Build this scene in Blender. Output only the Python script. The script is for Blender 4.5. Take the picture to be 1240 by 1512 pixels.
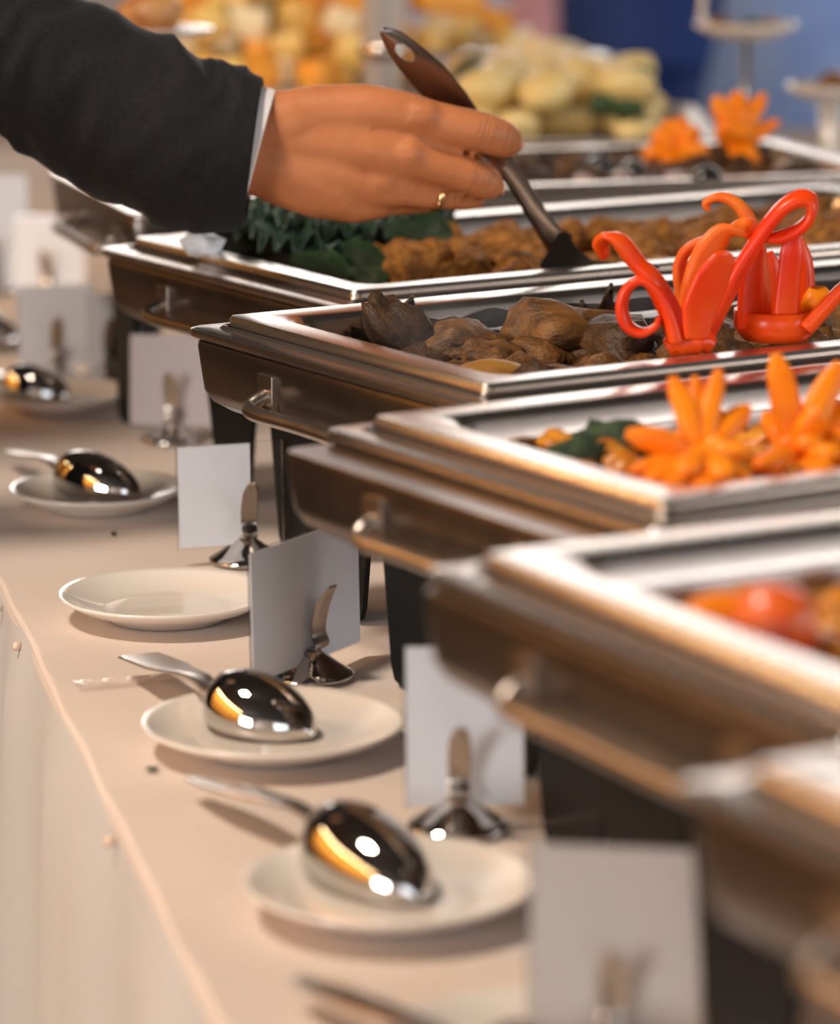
import bpy, bmesh, math, random
from mathutils import Vector, Matrix, noise, Quaternion
PI = math.pi
for o in list(bpy.data.objects): bpy.data.objects.remove(o)
S = bpy.context.scene
COL = S.collection
# ------------------------------------------------------------------ camera
FPX, YH, CZ, TZ = 5200.0, -350.0, 1.3325, 0.75
PITCH = math.atan((756 - YH) / FPX)
cd = bpy.data.cameras.new('camera'); cam = bpy.data.objects.new('camera', cd); COL.objects.link(cam)
cam.location = (0, 0, CZ); cam.rotation_euler = (PI/2 - PITCH, 0, 0)
cd.sensor_fit = 'HORIZONTAL'; cd.sensor_width = 24.0; cd.lens = FPX/1240*24.0
cd.clip_start = 0.05; cd.clip_end = 60
cd.dof.use_dof = True; cd.dof.focus_distance = 2.42; cd.dof.aperture_fstop = 3.4
S.camera = cam
# ------------------------------------------------------------------ world, lights, exposure
w = bpy.data.worlds.new('world'); S.world = w; w.use_nodes = True
w.node_tree.nodes['Background'].inputs[0].default_value = (0.80, 0.88, 1.0, 1)
w.node_tree.nodes['Background'].inputs[1].default_value = 0.6
def area(name, loc, target, sx, sy, power, col):
    l = bpy.data.lights.new(name, 'AREA'); l.shape = 'RECTANGLE'; l.size = sx; l.size_y = sy; l.energy = power; l.color = col
    o = bpy.data.objects.new(name, l); COL.objects.link(o); o.location = loc
    o.rotation_euler = (Vector(target) - Vector(loc)).to_track_quat('-Z', 'Y').to_euler(); return o
area('window_daylight', (0.9, -3.95, 1.9), (0.9, 2, 1.6), 3.4, 1.9, 45, (0.82, 0.91, 1.0))
area('far_window_daylight', (0.6, 9.2, 2.2), (0.6, 2, 1.9), 4.8, 1.6, 95, (1.0, 0.93, 0.87))
area('right_window_daylight', (5.42, 0.8, 1.75), (0, 0.8, 1.6), 4.4, 2.1, 115, (0.97, 0.97, 1.0))
area('added_left_fill', (-4.92, -2.9, 1.9), (0, 1.2, 0.6), 2.0, 1.7, 230, (0.97, 0.97, 0.97))  # unseen left window light, added to brighten the table skirt
area('added_overhead_key', (-1.2, 1.9, 3.3), (0.0, 1.8, 0.8), 0.4, 0.4, 60, (1.0, 0.87, 0.74))  # unseen overhead source, added for warm light and directional shadows
area('added_amber_wall_fill', (-4.3, 1.8, 3.3), (-5.0, 1.8, 1.2), 6.5, 0.2, 210, (1.0, 0.72, 0.38))  # unseen fill, added so the amber wall shows brighter in the spoons
S.view_settings.view_transform = 'Standard'; S.view_settings.look = 'None'
S.view_settings.gamma = 1.0; S.view_settings.use_curve_mapping = False
S.view_settings.exposure = 0.2
# ------------------------------------------------------------------ helpers
FW = Vector((0, math.cos(PITCH), -math.sin(PITCH))); UP = Vector((0, math.sin(PITCH), math.cos(PITCH)))
CAMP = Vector((0, 0, CZ))
def ray(px, py): return Vector((1, 0, 0))*((px-620)/FPX) - UP*((py-756)/FPX) + FW
def at(px, py, z): d = ray(px, py); return CAMP + d*((z-CZ)/d.z)          # real point on a horizontal plane
def atd(px, py, Y): d = ray(px, py); return CAMP + d*(Y/d.y)              # real point at a distance along the table
def tag(o, label=None, cat=None, group=None, kind=None):
    if label: o['label'] = label
    if cat: o['category'] = cat
    if group: o['group'] = group
    if kind: o['kind'] = kind
    return o
def link(name, me, parent=None, loc=None, rot=None, scale=None):
    o = bpy.data.objects.new(name, me); COL.objects.link(o)
    if parent: o.parent = parent
    if loc is not None: o.location = loc
    if rot is not None: o.rotation_euler = rot
    if scale is not None: o.scale = scale
    return o
def empty(name, loc=(0, 0, 0), rz=0.0):
    o = link(name, None, None, loc, (0, 0, rz)); o.empty_display_size = 0.03; return o
def mesh(name, V, F, mat, smooth=True):
    me = bpy.data.meshes.new(name); me.from_pydata([tuple(v) for v in V], [], F); me.update()
    bm = bmesh.new(); bm.from_mesh(me); bmesh.ops.recalc_face_normals(bm, faces=bm.faces); bm.to_mesh(me); bm.free()
    if mat: me.materials.append(mat)
    if smooth is True: me.polygons.foreach_set('use_smooth', [True]*len(me.polygons))
    elif smooth:
        me.polygons.foreach_set('use_smooth', [True]*len(me.polygons)); me.set_sharp_from_angle(angle=math.radians(smooth))
    return me
def loft(loops, cap0=True, cap1=True, closed=True):
    V = [p for l in loops for p in l]; n = len(loops[0]); F = []
    for i in range(len(loops)-1):
        for j in range(n if closed else n-1):
            k = (j+1) % n; F.append((i*n+j, i*n+k, (i+1)*n+k, (i+1)*n+j))
    if cap0: F.append(tuple(range(n-1, -1, -1)))
    if cap1: F.append(tuple((len(loops)-1)*n + j for j in range(n)))
    return V, F
def rrect(x0, x1, y0, y1, r, z, n=5):
    r = max(r, 0.0005); P = []
    for cx, cy, a in ((x1-r, y0+r, -90), (x1-r, y1-r, 0), (x0+r, y1-r, 90), (x0+r, y0+r, 180)):
        for i in range(n+1):
            t = math.radians(a + 90*i/n); P.append((cx+r*math.cos(t), cy+r*math.sin(t), z))
    return P
def boxvf(x0, x1, y0, y1, z0, z1):
    return loft([rrect(x0, x1, y0, y1, 0.0005, z0, 1), rrect(x0, x1, y0, y1, 0.0005, z1, 1)])
def lathe(prof, n=48, c=(0, 0, 0)):
    return loft([[(c[0]+r*math.cos(2*PI*j/n), c[1]+r*math.sin(2*PI*j/n), c[2]+z) for j in range(n)] for r, z in prof])
def catmull(P, m=8):
    P = [Vector(p) for p in P]; Q = [P[0]*2-P[1]] + P + [P[-1]*2-P[-2]]; out = []
    for i in range(1, len(Q)-2):
        for k in range(m):
            t = k/m; a, b, c, d = Q[i-1], Q[i], Q[i+1], Q[i+2]
            out.append(0.5*((2*b)+(c-a)*t+(2*a-5*b+4*c-d)*t*t+(3*b-a-3*c+d)*t*t*t))
    out.append(P[-1].copy()); return out
def lerplist(L, t):
    if not isinstance(L, (list, tuple)): return L
    x = t*(len(L)-1); i = min(int(x), len(L)-2); f = x-i; return L[i]*(1-f)+L[i+1]*f
def sweep(P, wid, thk, wdir=None, n=10, power=1.0):
    """tube along P; half-width wid across wdir, half-thickness thk across the other way"""
    loops = []; m = len(P); prev = None
    for i, p in enumerate(P):
        T = (P[min(i+1, m-1)] - P[max(i-1, 0)]).normalized()
        if wdir is not None: A = Vector(wdir) - T*T.dot(Vector(wdir))
        else:
            A = (prev - T*T.dot(prev)) if prev is not None else T.orthogonal()
        A.normalize(); prev = A; B = T.cross(A); t = i/(m-1); a, b = lerplist(wid, t), lerplist(thk, t); L = []
        for j in range(n):
            c, s = math.cos(2*PI*j/n), math.sin(2*PI*j/n)
            c = math.copysign(abs(c)**power, c); s = math.copysign(abs(s)**power, s)
            L.append(p + A*(a*c) + B*(b*s))
        loops.append(L)
    return loft(loops)
def join(*parts):
    V, F = [], []
    for v, f in parts:
        k = len(V); V += list(v); F += [tuple(i+k for i in q) for q in f]
    return V, F
def ico(sub=3):
    bm = bmesh.new(); bmesh.ops.create_icosphere(bm, subdivisions=sub, radius=1); V = [v.co.copy() for v in bm.verts]; F = [tuple(v.index for v in f.verts) for f in bm.faces]; bm.free(); return V, F
ICO3, ICO2 = ico(3), ico(2)
def blob(seed, amp=0.25, freq=1.3, fine=0.0, base=None, flat=0.0):
    V, F = base or ICO3; o = Vector((seed*3.7, seed*1.3, seed*7.1)); out = []
    for v in V:
        d = 1 + amp*noise.noise(v*freq+o) + fine*noise.noise(v*5.0+o) + fine*0.6*noise.noise(v*11+o)
        q = v*d; out.append(Vector((q.x, q.y, q.z*(1-flat))))
    return out, F
# ------------------------------------------------------------------ materials
def mat(name, col, rough=0.5, metal=0.0, spec=0.5, sss=0.0, coat=0.0, trans=0.0, c2=None, nscale=20.0, bump=0.0, bscale=60.0, sheen=0.0, c3=None, stretch=None, emit=0.0, alpha=1.0, sssr=(0.01, 0.004, 0.002), lo=0.35, hi=0.65, aniso=0.0):
    m = bpy.data.materials.new(name); m.use_nodes = True; nt = m.node_tree; b = nt.nodes['Principled BSDF']; I = b.inputs
    I['Base Color'].default_value = (*col, 1); I['Roughness'].default_value = rough; I['Metallic'].default_value = metal
    I['Specular IOR Level'].default_value = spec; I['Coat Weight'].default_value = coat; I['Coat Roughness'].default_value = 0.08
    I['Transmission Weight'].default_value = trans; I['Sheen Weight'].default_value = sheen; I['Alpha'].default_value = alpha
    if aniso: I['Anisotropic'].default_value = aniso
    if sss: I['Subsurface Weight'].default_value = sss; I['Subsurface Radius'].default_value = sssr; I['Subsurface Scale'].default_value = 1.0
    if c2 or bump:
        tc = nt.nodes.new('ShaderNodeTexCoord'); mp = nt.nodes.new('ShaderNodeMapping'); nt.links.new(tc.outputs['Object'], mp.inputs[0])
        if stretch: mp.inputs['Scale'].default_value = stretch
    if c2:
        n = nt.nodes.new('ShaderNodeTexNoise'); n.inputs['Scale'].default_value = nscale; n.inputs['Detail'].default_value = 5; nt.links.new(mp.outputs[0], n.inputs['Vector'])
        r = nt.nodes.new('ShaderNodeValToRGB'); nt.links.new(n.outputs[0], r.inputs[0])
        r.color_ramp.elements[0].color = (*col, 1); r.color_ramp.elements[1].color = (*c2, 1); r.color_ramp.elements[0].position = lo; r.color_ramp.elements[1].position = hi
        if c3: e = r.color_ramp.elements.new((lo+hi)/2); e.color = (*c3, 1)
        nt.links.new(r.outputs[0], I['Base Color'])
    if bump:
        n = nt.nodes.new('ShaderNodeTexNoise'); n.inputs['Scale'].default_value = bscale; n.inputs['Detail'].default_value = 4; nt.links.new(mp.outputs[0], n.inputs['Vector'])
        bp = nt.nodes.new('ShaderNodeBump'); bp.inputs['Strength'].default_value = bump; bp.inputs['Distance'].default_value = 0.004
        nt.links.new(n.outputs[0], bp.inputs['Height']); nt.links.new(bp.outputs[0], I['Normal'])
    return m
M = {}
M['steel'] = mat('steel', (0.64, 0.565, 0.50), 0.27, 1.0, bump=0.03, bscale=30)
M['post_steel'] = mat('post_steel', (0.74, 0.73, 0.72), 0.38, 0.35)
M['steel_soft'] = mat('steel_soft', (0.50, 0.43, 0.375), 0.30, 1.0, c2=(0.42, 0.36, 0.31), nscale=40)
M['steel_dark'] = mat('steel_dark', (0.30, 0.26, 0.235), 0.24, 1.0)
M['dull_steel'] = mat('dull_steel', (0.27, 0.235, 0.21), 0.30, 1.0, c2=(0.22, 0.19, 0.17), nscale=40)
M['dark_reflection'] = mat('dark_reflection', (0.020, 0.011, 0.007), 0.5, c2=(0.045, 0.024, 0.012), nscale=40, spec=0.3)  # dark tone standing in for a reflection on the pan wall
M['paper_shade'] = mat('paper_shade', (0.50, 0.445, 0.41), 0.7, spec=0.1)  # paper with the shade over the card put into its colour
M['paper_mauve_shade'] = mat('paper_mauve_shade', (0.46, 0.395, 0.385), 0.7, spec=0.1)  # greyed paper colour carries the shadow lying on that card
M['tray_steel'] = mat('tray_steel', (0.50, 0.45, 0.40), 0.5, 0.7)
M['mirror'] = mat('mirror', (0.62, 0.59, 0.56), 0.05, 1.0)
M['black_metal'] = mat('black_metal', (0.006, 0.006, 0.006), 0.5, 0.0, 0.2)
M['cloth'] = mat('cloth', (0.66, 0.545, 0.465), 0.85, spec=0.15, c2=(0.60, 0.49, 0.41), nscale=5, bump=0.10, bscale=500, sheen=0.1)
M['skirt'] = mat('skirt', (0.50, 0.475, 0.445), 0.9, spec=0.1, bump=0.10, bscale=500)
M['porcelain'] = mat('porcelain', (0.76, 0.68, 0.60), 0.16, spec=0.5, coat=0.3)
M['paper'] = mat('paper', (0.74, 0.75, 0.78), 0.6, spec=0.2)
M['acrylic'] = mat('acrylic', (0.95, 0.97, 0.98), 0.03, spec=0.5, trans=1.0)
M['suit'] = mat('suit', (0.0075, 0.0065, 0.006), 0.75, spec=0.2, c2=(0.013, 0.011, 0.010), nscale=300, bump=0.05, bscale=900, sheen=0.04)
M['shirt'] = mat('shirt', (0.75, 0.70, 0.66), 0.8)
M['skin'] = mat('skin', (0.44, 0.150, 0.052), 0.5, spec=0.28, sss=0.08, c2=(0.52, 0.185, 0.070), nscale=28, bump=0.12, bscale=160)
M['nail'] = mat('nail', (0.62, 0.30, 0.19), 0.35)
M['gold'] = mat('gold', (0.85, 0.55, 0.25), 0.15, 1.0)
M['hair'] = mat('hair', (0.02, 0.012, 0.008), 0.5, bump=0.5, bscale=200)
M['red_pepper'] = mat('red_pepper', (0.78, 0.030, 0.003), 0.30, spec=0.35, c2=(0.84, 0.085, 0.006), nscale=18, sss=0.04)
M['pepper_inside'] = mat('pepper_inside', (0.86, 0.11, 0.008), 0.4, c2=(0.86, 0.20, 0.02), nscale=25, sss=0.05, spec=0.3)
M['carrot'] = mat('carrot', (0.90, 0.20, 0.003), 0.42, spec=0.3, c2=(0.92, 0.27, 0.008), nscale=30, sss=0.05)
M['chicken'] = mat('chicken', (0.17, 0.060, 0.009), 0.62, c2=(0.46, 0.19, 0.030), nscale=2.6, bump=1.0, bscale=9, c3=(0.33, 0.12, 0.017), spec=0.35)
M['beef'] = mat('beef', (0.020, 0.009, 0.004), 0.55, c2=(0.080, 0.034, 0.009), nscale=2.0, bump=0.6, bscale=6, spec=0.35)
M['beef_light'] = mat('beef_light', (0.055, 0.022, 0.005), 0.55, c2=(0.20, 0.082, 0.014), nscale=2.0, bump=0.6, bscale=6, spec=0.35)
M['potato'] = mat('potato', (0.38, 0.19, 0.035), 0.5, c2=(0.30, 0.13, 0.025), nscale=2)
M['gravy'] = mat('gravy', (0.035, 0.016, 0.007), 0.25, c2=(0.07, 0.032, 0.01), nscale=40, coat=0.4)
M['curry'] = mat('curry', (0.30, 0.10, 0.01), 0.3, c2=(0.48, 0.20, 0.02), nscale=60, coat=0.3)
M['brown_sauce'] = mat('brown_sauce', (0.12, 0.045, 0.01), 0.35, c2=(0.22, 0.085, 0.015), nscale=50, coat=0.2)
M['orange_veg'] = mat('orange_veg', (0.60, 0.15, 0.008), 0.45, c2=(0.50, 0.22, 0.02), nscale=2)
M['tomato_chunk'] = mat('tomato_chunk', (0.66, 0.07, 0.010), 0.32, c2=(0.74, 0.14, 0.02), nscale=2, coat=0.2)
M['yellow_veg'] = mat('yellow_veg', (0.66, 0.30, 0.02), 0.4, c2=(0.62, 0.17, 0.012), nscale=2, coat=0.1)
M['broccoli'] = mat('broccoli', (0.008, 0.024, 0.007), 0.6, c2=(0.03, 0.07, 0.018), nscale=4, bump=0.8, bscale=8)
M['kale'] = mat('kale', (0.004, 0.012, 0.005), 0.5, c2=(0.025, 0.055, 0.030), nscale=40, bump=0.4, bscale=120)
M['cucumber_skin'] = mat('cucumber_skin', (0.012, 0.035, 0.012), 0.4, c2=(0.03, 0.07, 0.02), nscale=60)
M['cucumber_flesh'] = mat('cucumber_flesh', (0.11, 0.13, 0.075), 0.4, c2=(0.08, 0.10, 0.055), nscale=60)
M['dumpling'] = mat('dumpling', (0.74, 0.52, 0.17), 0.4, c2=(0.80, 0.62, 0.28), nscale=1.6)
M['cheese'] = mat('cheese', (0.86, 0.52, 0.11), 0.45, c2=(0.90, 0.62, 0.20), nscale=1)
M['orange_cheese'] = mat('orange_cheese', (0.88, 0.32, 0.03), 0.45, c2=(0.88, 0.42, 0.06), nscale=1)
M['cream_cheese'] = mat('cream_cheese', (0.85, 0.68, 0.40), 0.5)
M['herb'] = mat('herb', (0.018, 0.045, 0.012), 0.5, c2=(0.05, 0.10, 0.03), nscale=3)
M['bun'] = mat('bun', (0.40, 0.14, 0.03), 0.4, c2=(0.64, 0.34, 0.13), nscale=1.2)
M['onion'] = mat('onion', (0.45, 0.33, 0.28), 0.3, coat=0.2)
M['olive'] = mat('olive', (0.02, 0.016, 0.015), 0.25, coat=0.4)
M['foil'] = mat('foil', (0.80, 0.82, 0.84), 0.2, 0.0, coat=0.6)
M['pearl'] = mat('pearl', (0.80, 0.55, 0.40), 0.2, coat=0.6)
M['cloth_band'] = mat('cloth_band', (0.80, 0.66, 0.58), 0.15, coat=0.8, alpha=0.35)
M['white_cloth'] = mat('white_cloth', (0.70, 0.64, 0.58), 0.9)
M['navy'] = mat('navy', (0.010, 0.035, 0.15), 0.8, c2=(0.014, 0.05, 0.20), nscale=6)
M['lightblue'] = mat('lightblue', (0.15, 0.31, 0.74), 0.8, c2=(0.26, 0.42, 0.80), nscale=6)
M['pink'] = mat('pink', (0.72, 0.42, 0.50), 0.8)
M['paleblue'] = mat('paleblue', (0.60, 0.66, 0.78), 0.8)
M['trouser'] = mat('trouser', (0.010, 0.009, 0.009), 0.85)
M['shoe'] = mat('shoe', (0.01, 0.008, 0.007), 0.3)
M['floor'] = mat('floor', (0.10, 0.070, 0.050), 0.4, c2=(0.13, 0.09, 0.065), nscale=3, stretch=(1, 8, 1))
M['amber'] = mat('amber', (0.72, 0.34, 0.05), 0.6, c2=(0.66, 0.29, 0.04), nscale=2, stretch=(1, 1, 0.2))
M['wall'] = mat('wall', (0.60, 0.55, 0.52), 0.9)
M['darkwall'] = mat('darkwall', (0.05, 0.045, 0.05), 0.9)
M['ceiling'] = mat('ceiling', (0.03, 0.027, 0.025), 0.9)
M['dark_wood'] = mat('dark_wood', (0.035, 0.02, 0.012), 0.5, c2=(0.05, 0.03, 0.018), nscale=3, stretch=(1, 6, 1))
M['wood'] = mat('wood', (0.20, 0.10, 0.04), 0.5, c2=(0.28, 0.15, 0.07), nscale=8, stretch=(1, 10, 10))
# ------------------------------------------------------------------ the room
def struct(name, V, F, m, parent=None, smooth=False):
    o = link(name, mesh(name, V, F, m, smooth), parent)
    if parent is None: o['kind'] = 'structure'
    return o
struct('floor', *boxvf(-5, 5.5, -4.2, 9.4, -0.1, 0.0), M['floor'])
struct('ceiling', *boxvf(-5, 5.5, -4.2, 9.4, 3.5, 3.6), M['ceiling'])
def holed(axis, c0, c1, a0, a1, b0, b1, z0, z1):
    rects = ((a0, b0, 0, 3.5), (b1, a1, 0, 3.5), (b0, b1, 0, z0), (b0, b1, z1, 3.5))
    return join(*[boxvf(p, q, c0, c1, u, v) if axis == 'x' else boxvf(c0, c1, p, q, u, v) for p, q, u, v in rects])
struct('wall_left', *holed('y', -5.1, -5, -4.2, 9.4, -3.9, -1.9, 1.05, 2.75), M['amber'])
struct('wall_right', *holed('y', 5.5, 5.6, -4.2, 9.4, -1.4, 3.0, 0.7, 2.8), M['wall'])
struct('wall_far', *holed('x', 9.3, 9.4, -5, 5.5, -1.8, 3.0, 1.4, 3.0), M['wall'])
struct('wall_near', *holed('x', -4.2, -4.1, -5, 5.5, -0.8, 2.6, 0.95, 2.85), M['wall'])
def window(name, axis, c, a0, a1, z0, z1):
    bars = [(a0, a0+.06, z0, z1), (a1-.06, a1, z0, z1), (a0, a1, z0, z0+.06), (a0, a1, z1-.06, z1), ((a0+a1)/2-.025, (a0+a1)/2+.025, z0, z1)]
    return struct(name, *join(*[boxvf(p, q, c-.04, c+.04, u, v) if axis == 'x' else boxvf(c-.04, c+.04, p, q, u, v) for p, q, u, v in bars]), M['white_cloth'])
struct('added_trim_1', *boxvf(-5.0, -4.96, -4.1, 9.3, 0, 0.98), M['dark_wood'])  # unseen dark panel, added to darken reflections in the dish sides
window('window_1', 'x', 9.36, -1.8, 3.0, 1.4, 3.0)
window('window_2', 'x', -4.17, -0.8, 2.6, 0.95, 2.85)
window('window_3', 'y', 5.57, -1.4, 3.0, 0.7, 2.8)
window('added_window_4', 'y', -5.07, -3.9, -1.9, 1.05, 2.75)  # frame of the added, unseen left window
# ------------------------------------------------------------------ table, cloth, skirt
E0 = Vector((-0.09, 1.576, 0)); ED = Vector((-0.218, 0.939, 0)).normalized(); EN = Vector((ED.y, -ED.x, 0))   # EN points over the table
TA = math.atan2(ED.y, ED.x) - PI/2
T0, T1, TW = -1.3, 3.9, 1.75
table = empty('buffet_table', E0 + Vector((0, 0, 0)), TA)
tag(table, 'long wooden buffet table hidden under the pinkish beige cloth', 'table')
link('tabletop', mesh('tabletop', *boxvf(0.02, TW-0.02, T0+0.02, T1-0.02, TZ-0.045, TZ-0.012), M['wood'], False), table)
lm = mesh('table_leg', *boxvf(-0.03, 0.03, -0.03, 0.03, 0, TZ-0.045), M['wood'], False)
for x in (0.12, TW-0.12):
    for y in (T0+.15, (T0+T1)/2, T1-.15): link('leg', lm, table, (x, y, 0))
def edge_off(s): return 0.004*noise.noise(Vector((s*3.1, 0, 7))) + 0.0025*noise.noise(Vector((s*11, 3, 1)))
def edge_drop(s): return 0.0
V, F = [], []
ys = [T0 + (T1-T0)*i/420 for i in range(421)]
xs = [0.0, .002, .004, .008, .014, .022, .032] + [0.045+0.02*i for i in range(40)] + [0.86+.09*i for i in range(9)] + [TW]
xs = [x for x in xs if x <= TW]
prof = [(-.002, -.016), (-.0040, -.011), (-.0035, -.007), (-.0025, -.004), (-.001, -.0015)]
cols = [('e', a, b) for a, b in prof] + [('t', x, 0) for x in xs]
for s in ys:
    for k, a, b in cols:
        if k == 'e': V.append((a + edge_off(s), s, TZ + b))
        else:
            wr = 0.0012*noise.noise(Vector((a*6, s*6, 2))) * min(1, a/0.03) + 0.0016*max(0, noise.noise(Vector((a*5, s*22, 9))))*math.exp(-a/0.06)
            V.append((a + edge_off(s)*max(0, 1-a/.05), s, TZ - 0.0015 + wr))
nc = len(cols)
for i in range(len(ys)-1):
    for j in range(nc-1): F.append((i*nc+j, i*nc+j+1, (i+1)*nc+j+1, (i+1)*nc+j))
tc = empty('tablecloth', E0, TA); tag(tc, 'pinkish beige cloth stretched flat over the buffet table top', 'tablecloth')
link('cloth_top', mesh('cloth_top', V, F, M['cloth']), tc)
V, F = [], []; NZ = 16
for s in [T0 + (T1-T0)*i/700 for i in range(701)]:
    for k in range(NZ+1):
        t = k/NZ; z = (TZ-0.005)*(1-t) + 0.02*t
        fold = 0.030*t**0.5*(0.55*math.sin(s*23+1.3*math.sin(s*7)) + 0.45*noise.noise(Vector((s*9, t*1.2, 4)))) - 0.022*t**.6
        V.append((-0.0030 + edge_off(s) + fold - 0.0040*(k > 0), s, z))
for i in range(700):
    for k in range(NZ): F.append((i*(NZ+1)+k, i*(NZ+1)+k+1, (i+1)*(NZ+1)+k+1, (i+1)*(NZ+1)+k))
sk = link('table_skirt', mesh('table_skirt', V, F, M['skirt']), None, E0, (0, 0, TA))
tag(sk, 'grey-white pleated skirt hanging from the front table edge', 'table skirt')
def onedge(px, py):   # spot on the table's front edge nearest the pixel's ground point
    p = at(px, py, TZ-0.008); s = (p - E0).dot(ED); return E0 + ED*s + EN*(edge_off(s)-0.0085), s
pinme = mesh('pin_head', *lathe([(0.0001, -.0035), (.0022, -.0027), (.0034, 0), (.0022, .0027), (.0001, .0035)], 14), M['pearl'])
for px, py, lb in ((30, 885, 'pearl-headed pin on the skirt edge, farthest from the camera'), (62, 940, 'pearl-headed pin on the skirt edge beside the empty plate'), (200, 1225, 'pearl-headed pin on the skirt edge nearest the camera')):
    p, s = onedge(px, py); o = link('pin', pinme, None, (p.x, p.y, TZ-0.014)); tag(o, lb, 'pin', 'pearl-headed pins holding the table skirt')
# clear strip on the cloth, crumb, leaf
p0, p1 = at(112, 1014, TZ), at(285, 1000, TZ)
dirv = (p1-p0).normalized(); side = Vector((-dirv.y, dirv.x, 0)); V, F = [], []
for i in range(25):
    t = i/24; c = p0.lerp(p1, t)
    for j in range(7):
        u = (j-3)/3; V.append(c + side*(u*0.010*(1-.4*t)) + Vector((0, 0, 0.0016 + 0.0022*(1-u*u)*(0.5+0.5*math.sin(i*1.3+j)))))
for i in range(24):
    for j in range(6): F.append((i*7+j, i*7+j+1, (i+1)*7+j+1, (i+1)*7+j))
tag(link('plastic_strip', mesh('plastic_strip', V, F, M['cloth_band'])), 'crinkled clear plastic strip lying across the cloth near the table edge', 'plastic strip')
p = at(225, 1137, TZ); bv, bf = blob(3, .3, 1.5, base=ICO2)
tag(link('herb_leaf', mesh('herb_leaf', bv, bf, M['herb']), None, (p.x, p.y, TZ+.001), (0, 0, .3), (.0042, .0036, .0012)), 'tiny green herb scrap dropped on the cloth', 'herb')
p = at(168, 790, TZ); tag(link('crumb', mesh('crumb', bv, bf, M['beef_light']), None, (p.x, p.y, TZ+.0012), (0, 0, 1), (.0028, .0024, .0018)), 'small brown crumb on the cloth between two plates', 'crumb')
# ------------------------------------------------------------------ chafing dishes
RZ = 0.20
RIM = TZ + RZ
def chafing_dish(near, theta, W, L, label, bx=0.0, mats=('steel', 'steel_soft'), hand=(0.115, 0.07)):
    d = empty('chafing_dish', (near.x, near.y, TZ), theta); tag(d, label, 'chafing dish', 'steel chafing dishes along the buffet')
    st, sf = M[mats[0]], M[mats[1]]
    # basin (water bath body)
    y0, y1, x0, x1 = 0.010, W-0.006, bx+0.001, L-0.004
    LP = [rrect(x0+i, x1-i, y0+i, y1-i, r, z) for i, z, r in ((.030, RZ-.058, .022), (.014, RZ-.0555, .022), (.006, RZ-.050, .02), (.002, RZ-.042, .018), (0, RZ-.012, .014), (.001, RZ-.0085, .013), (.052, RZ-.0085, .010), (.053, RZ-.012, .01), (.054, RZ-.050, .01), (.06, RZ-.053, .012))]
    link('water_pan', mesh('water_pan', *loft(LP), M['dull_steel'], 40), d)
    # rim frame
    LP = [rrect(i, L-i, i, W-i, r, z) for i, z, r in ((.019, RZ-.008, .008), (.003, RZ-.008, .009), (.0005, RZ-.006, .010), (0, RZ-.004, .010), (.0005, RZ-.001, .010), (.003, RZ, .009), (.016, RZ, .006), (.018, RZ+.002, .006), (.020, RZ+.001, .006))]
    link('rim_frame', mesh('rim_frame', *loft(LP, False, False), st, 35), d)
    # food pan
    LP = [rrect(i, L-i, i, W-i, r, z) for i, z, r in ((.024, RZ+.0005, .006), (.0215, RZ+.001, .007), (.021, RZ+.006, .007), (.0225, RZ+.0085, .006), (.026, RZ+.009, .006), (.045, RZ+.0082, .014), (.049, RZ+.007, .022), (.052, RZ+.003, .026), (.056, RZ-.018, .028), (.060, RZ-.038, .028), (.066, RZ-.046, .026), (.078, RZ-.048, .02))]
    link('food_pan', mesh('food_pan', *loft(LP, False, True), st, 35), d)
    # legs
    for yy, sg, ix in ((0.085, 1, .012), (W-0.085, -1, .076)):
        for xx in (ix, L-ix-.002):
            V = []
            for th in (-.002, .002):
                for (u, z) in ((-.055, RZ-.045), (.050, RZ-.045), (.030, .012), (.026, .003), (.018, 0.0), (-.010, 0.0), (-.019, .004), (-.022, .014)):
                    V.append((xx+th, yy+sg*u, z))
            F = [tuple(range(8)), tuple(range(15, 7, -1))] + [(a, (a+1) % 8, 8+(a+1) % 8, 8+a) for a in range(8)]
            link('leg', mesh('leg', V, F, M['black_metal'], False), d)
    # carrying handle on the short end
    a, b = hand; hx, hz = min(bx, -.004)-0.013, RZ-.040; wx = bx
    P = catmull([(bx+.006, W-a, RZ-.030), (bx-.006, W-a, RZ-.034), (hx, W-a-.008, hz), (hx, W*.5, hz), (hx, b+.008, hz), (bx-.006, b, RZ-.034), (bx+.006, b, RZ-.030)], 7)
    hd = link('handle', mesh('handle', *sweep(P, .0052, .0052, n=12), sf), d)
    br = mesh('bracket', *boxvf(bx-.002, bx+.003, -.010, .010, RZ-.044, RZ-.018), sf, False)
    for yy in (W-a, b): link('bracket', br, hd, (0, yy, 0))
    # matching handle on the far end
    P2 = [Vector((L-(p.x-bx)-.004, p.y, p.z)) for p in P]
    link('handle', mesh('handle', *sweep(P2, .006, .006, n=12), st), d)
    return d
def loc(d, x, y, z): return d.matrix_world @ Vector((x, y, z)) if False else Vector(d.location) + Matrix.Rotation(d.rotation_euler.z, 3, 'Z') @ Vector((x, y, z))
def R(a): return math.radians(a)
LL = 0.62
def from_far(px, py, th, W):
    f = at(px, py, RIM); return f - Matrix.Rotation(th, 3, 'Z') @ Vector((0, W, 0))
thA, thB, thC, thD, thE = R(31.8), R(32.0), R(32.3), R(28.5), R(28.5)
dA = chafing_dish(at(507, 456, RIM), thA, .392, .75, 'steel chafing dish of golden fried chicken under the reaching hand')
dB = chafing_dish(at(702, 601, RIM), thB, .372, LL, 'steel chafing dish of dark braised meat holding the red pepper carvings')
dC = chafing_dish(at(968, 782, RIM), thC, .334, LL, 'steel chafing dish of yellow vegetables holding the large orange carrot flowers', bx=-.034)
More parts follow.
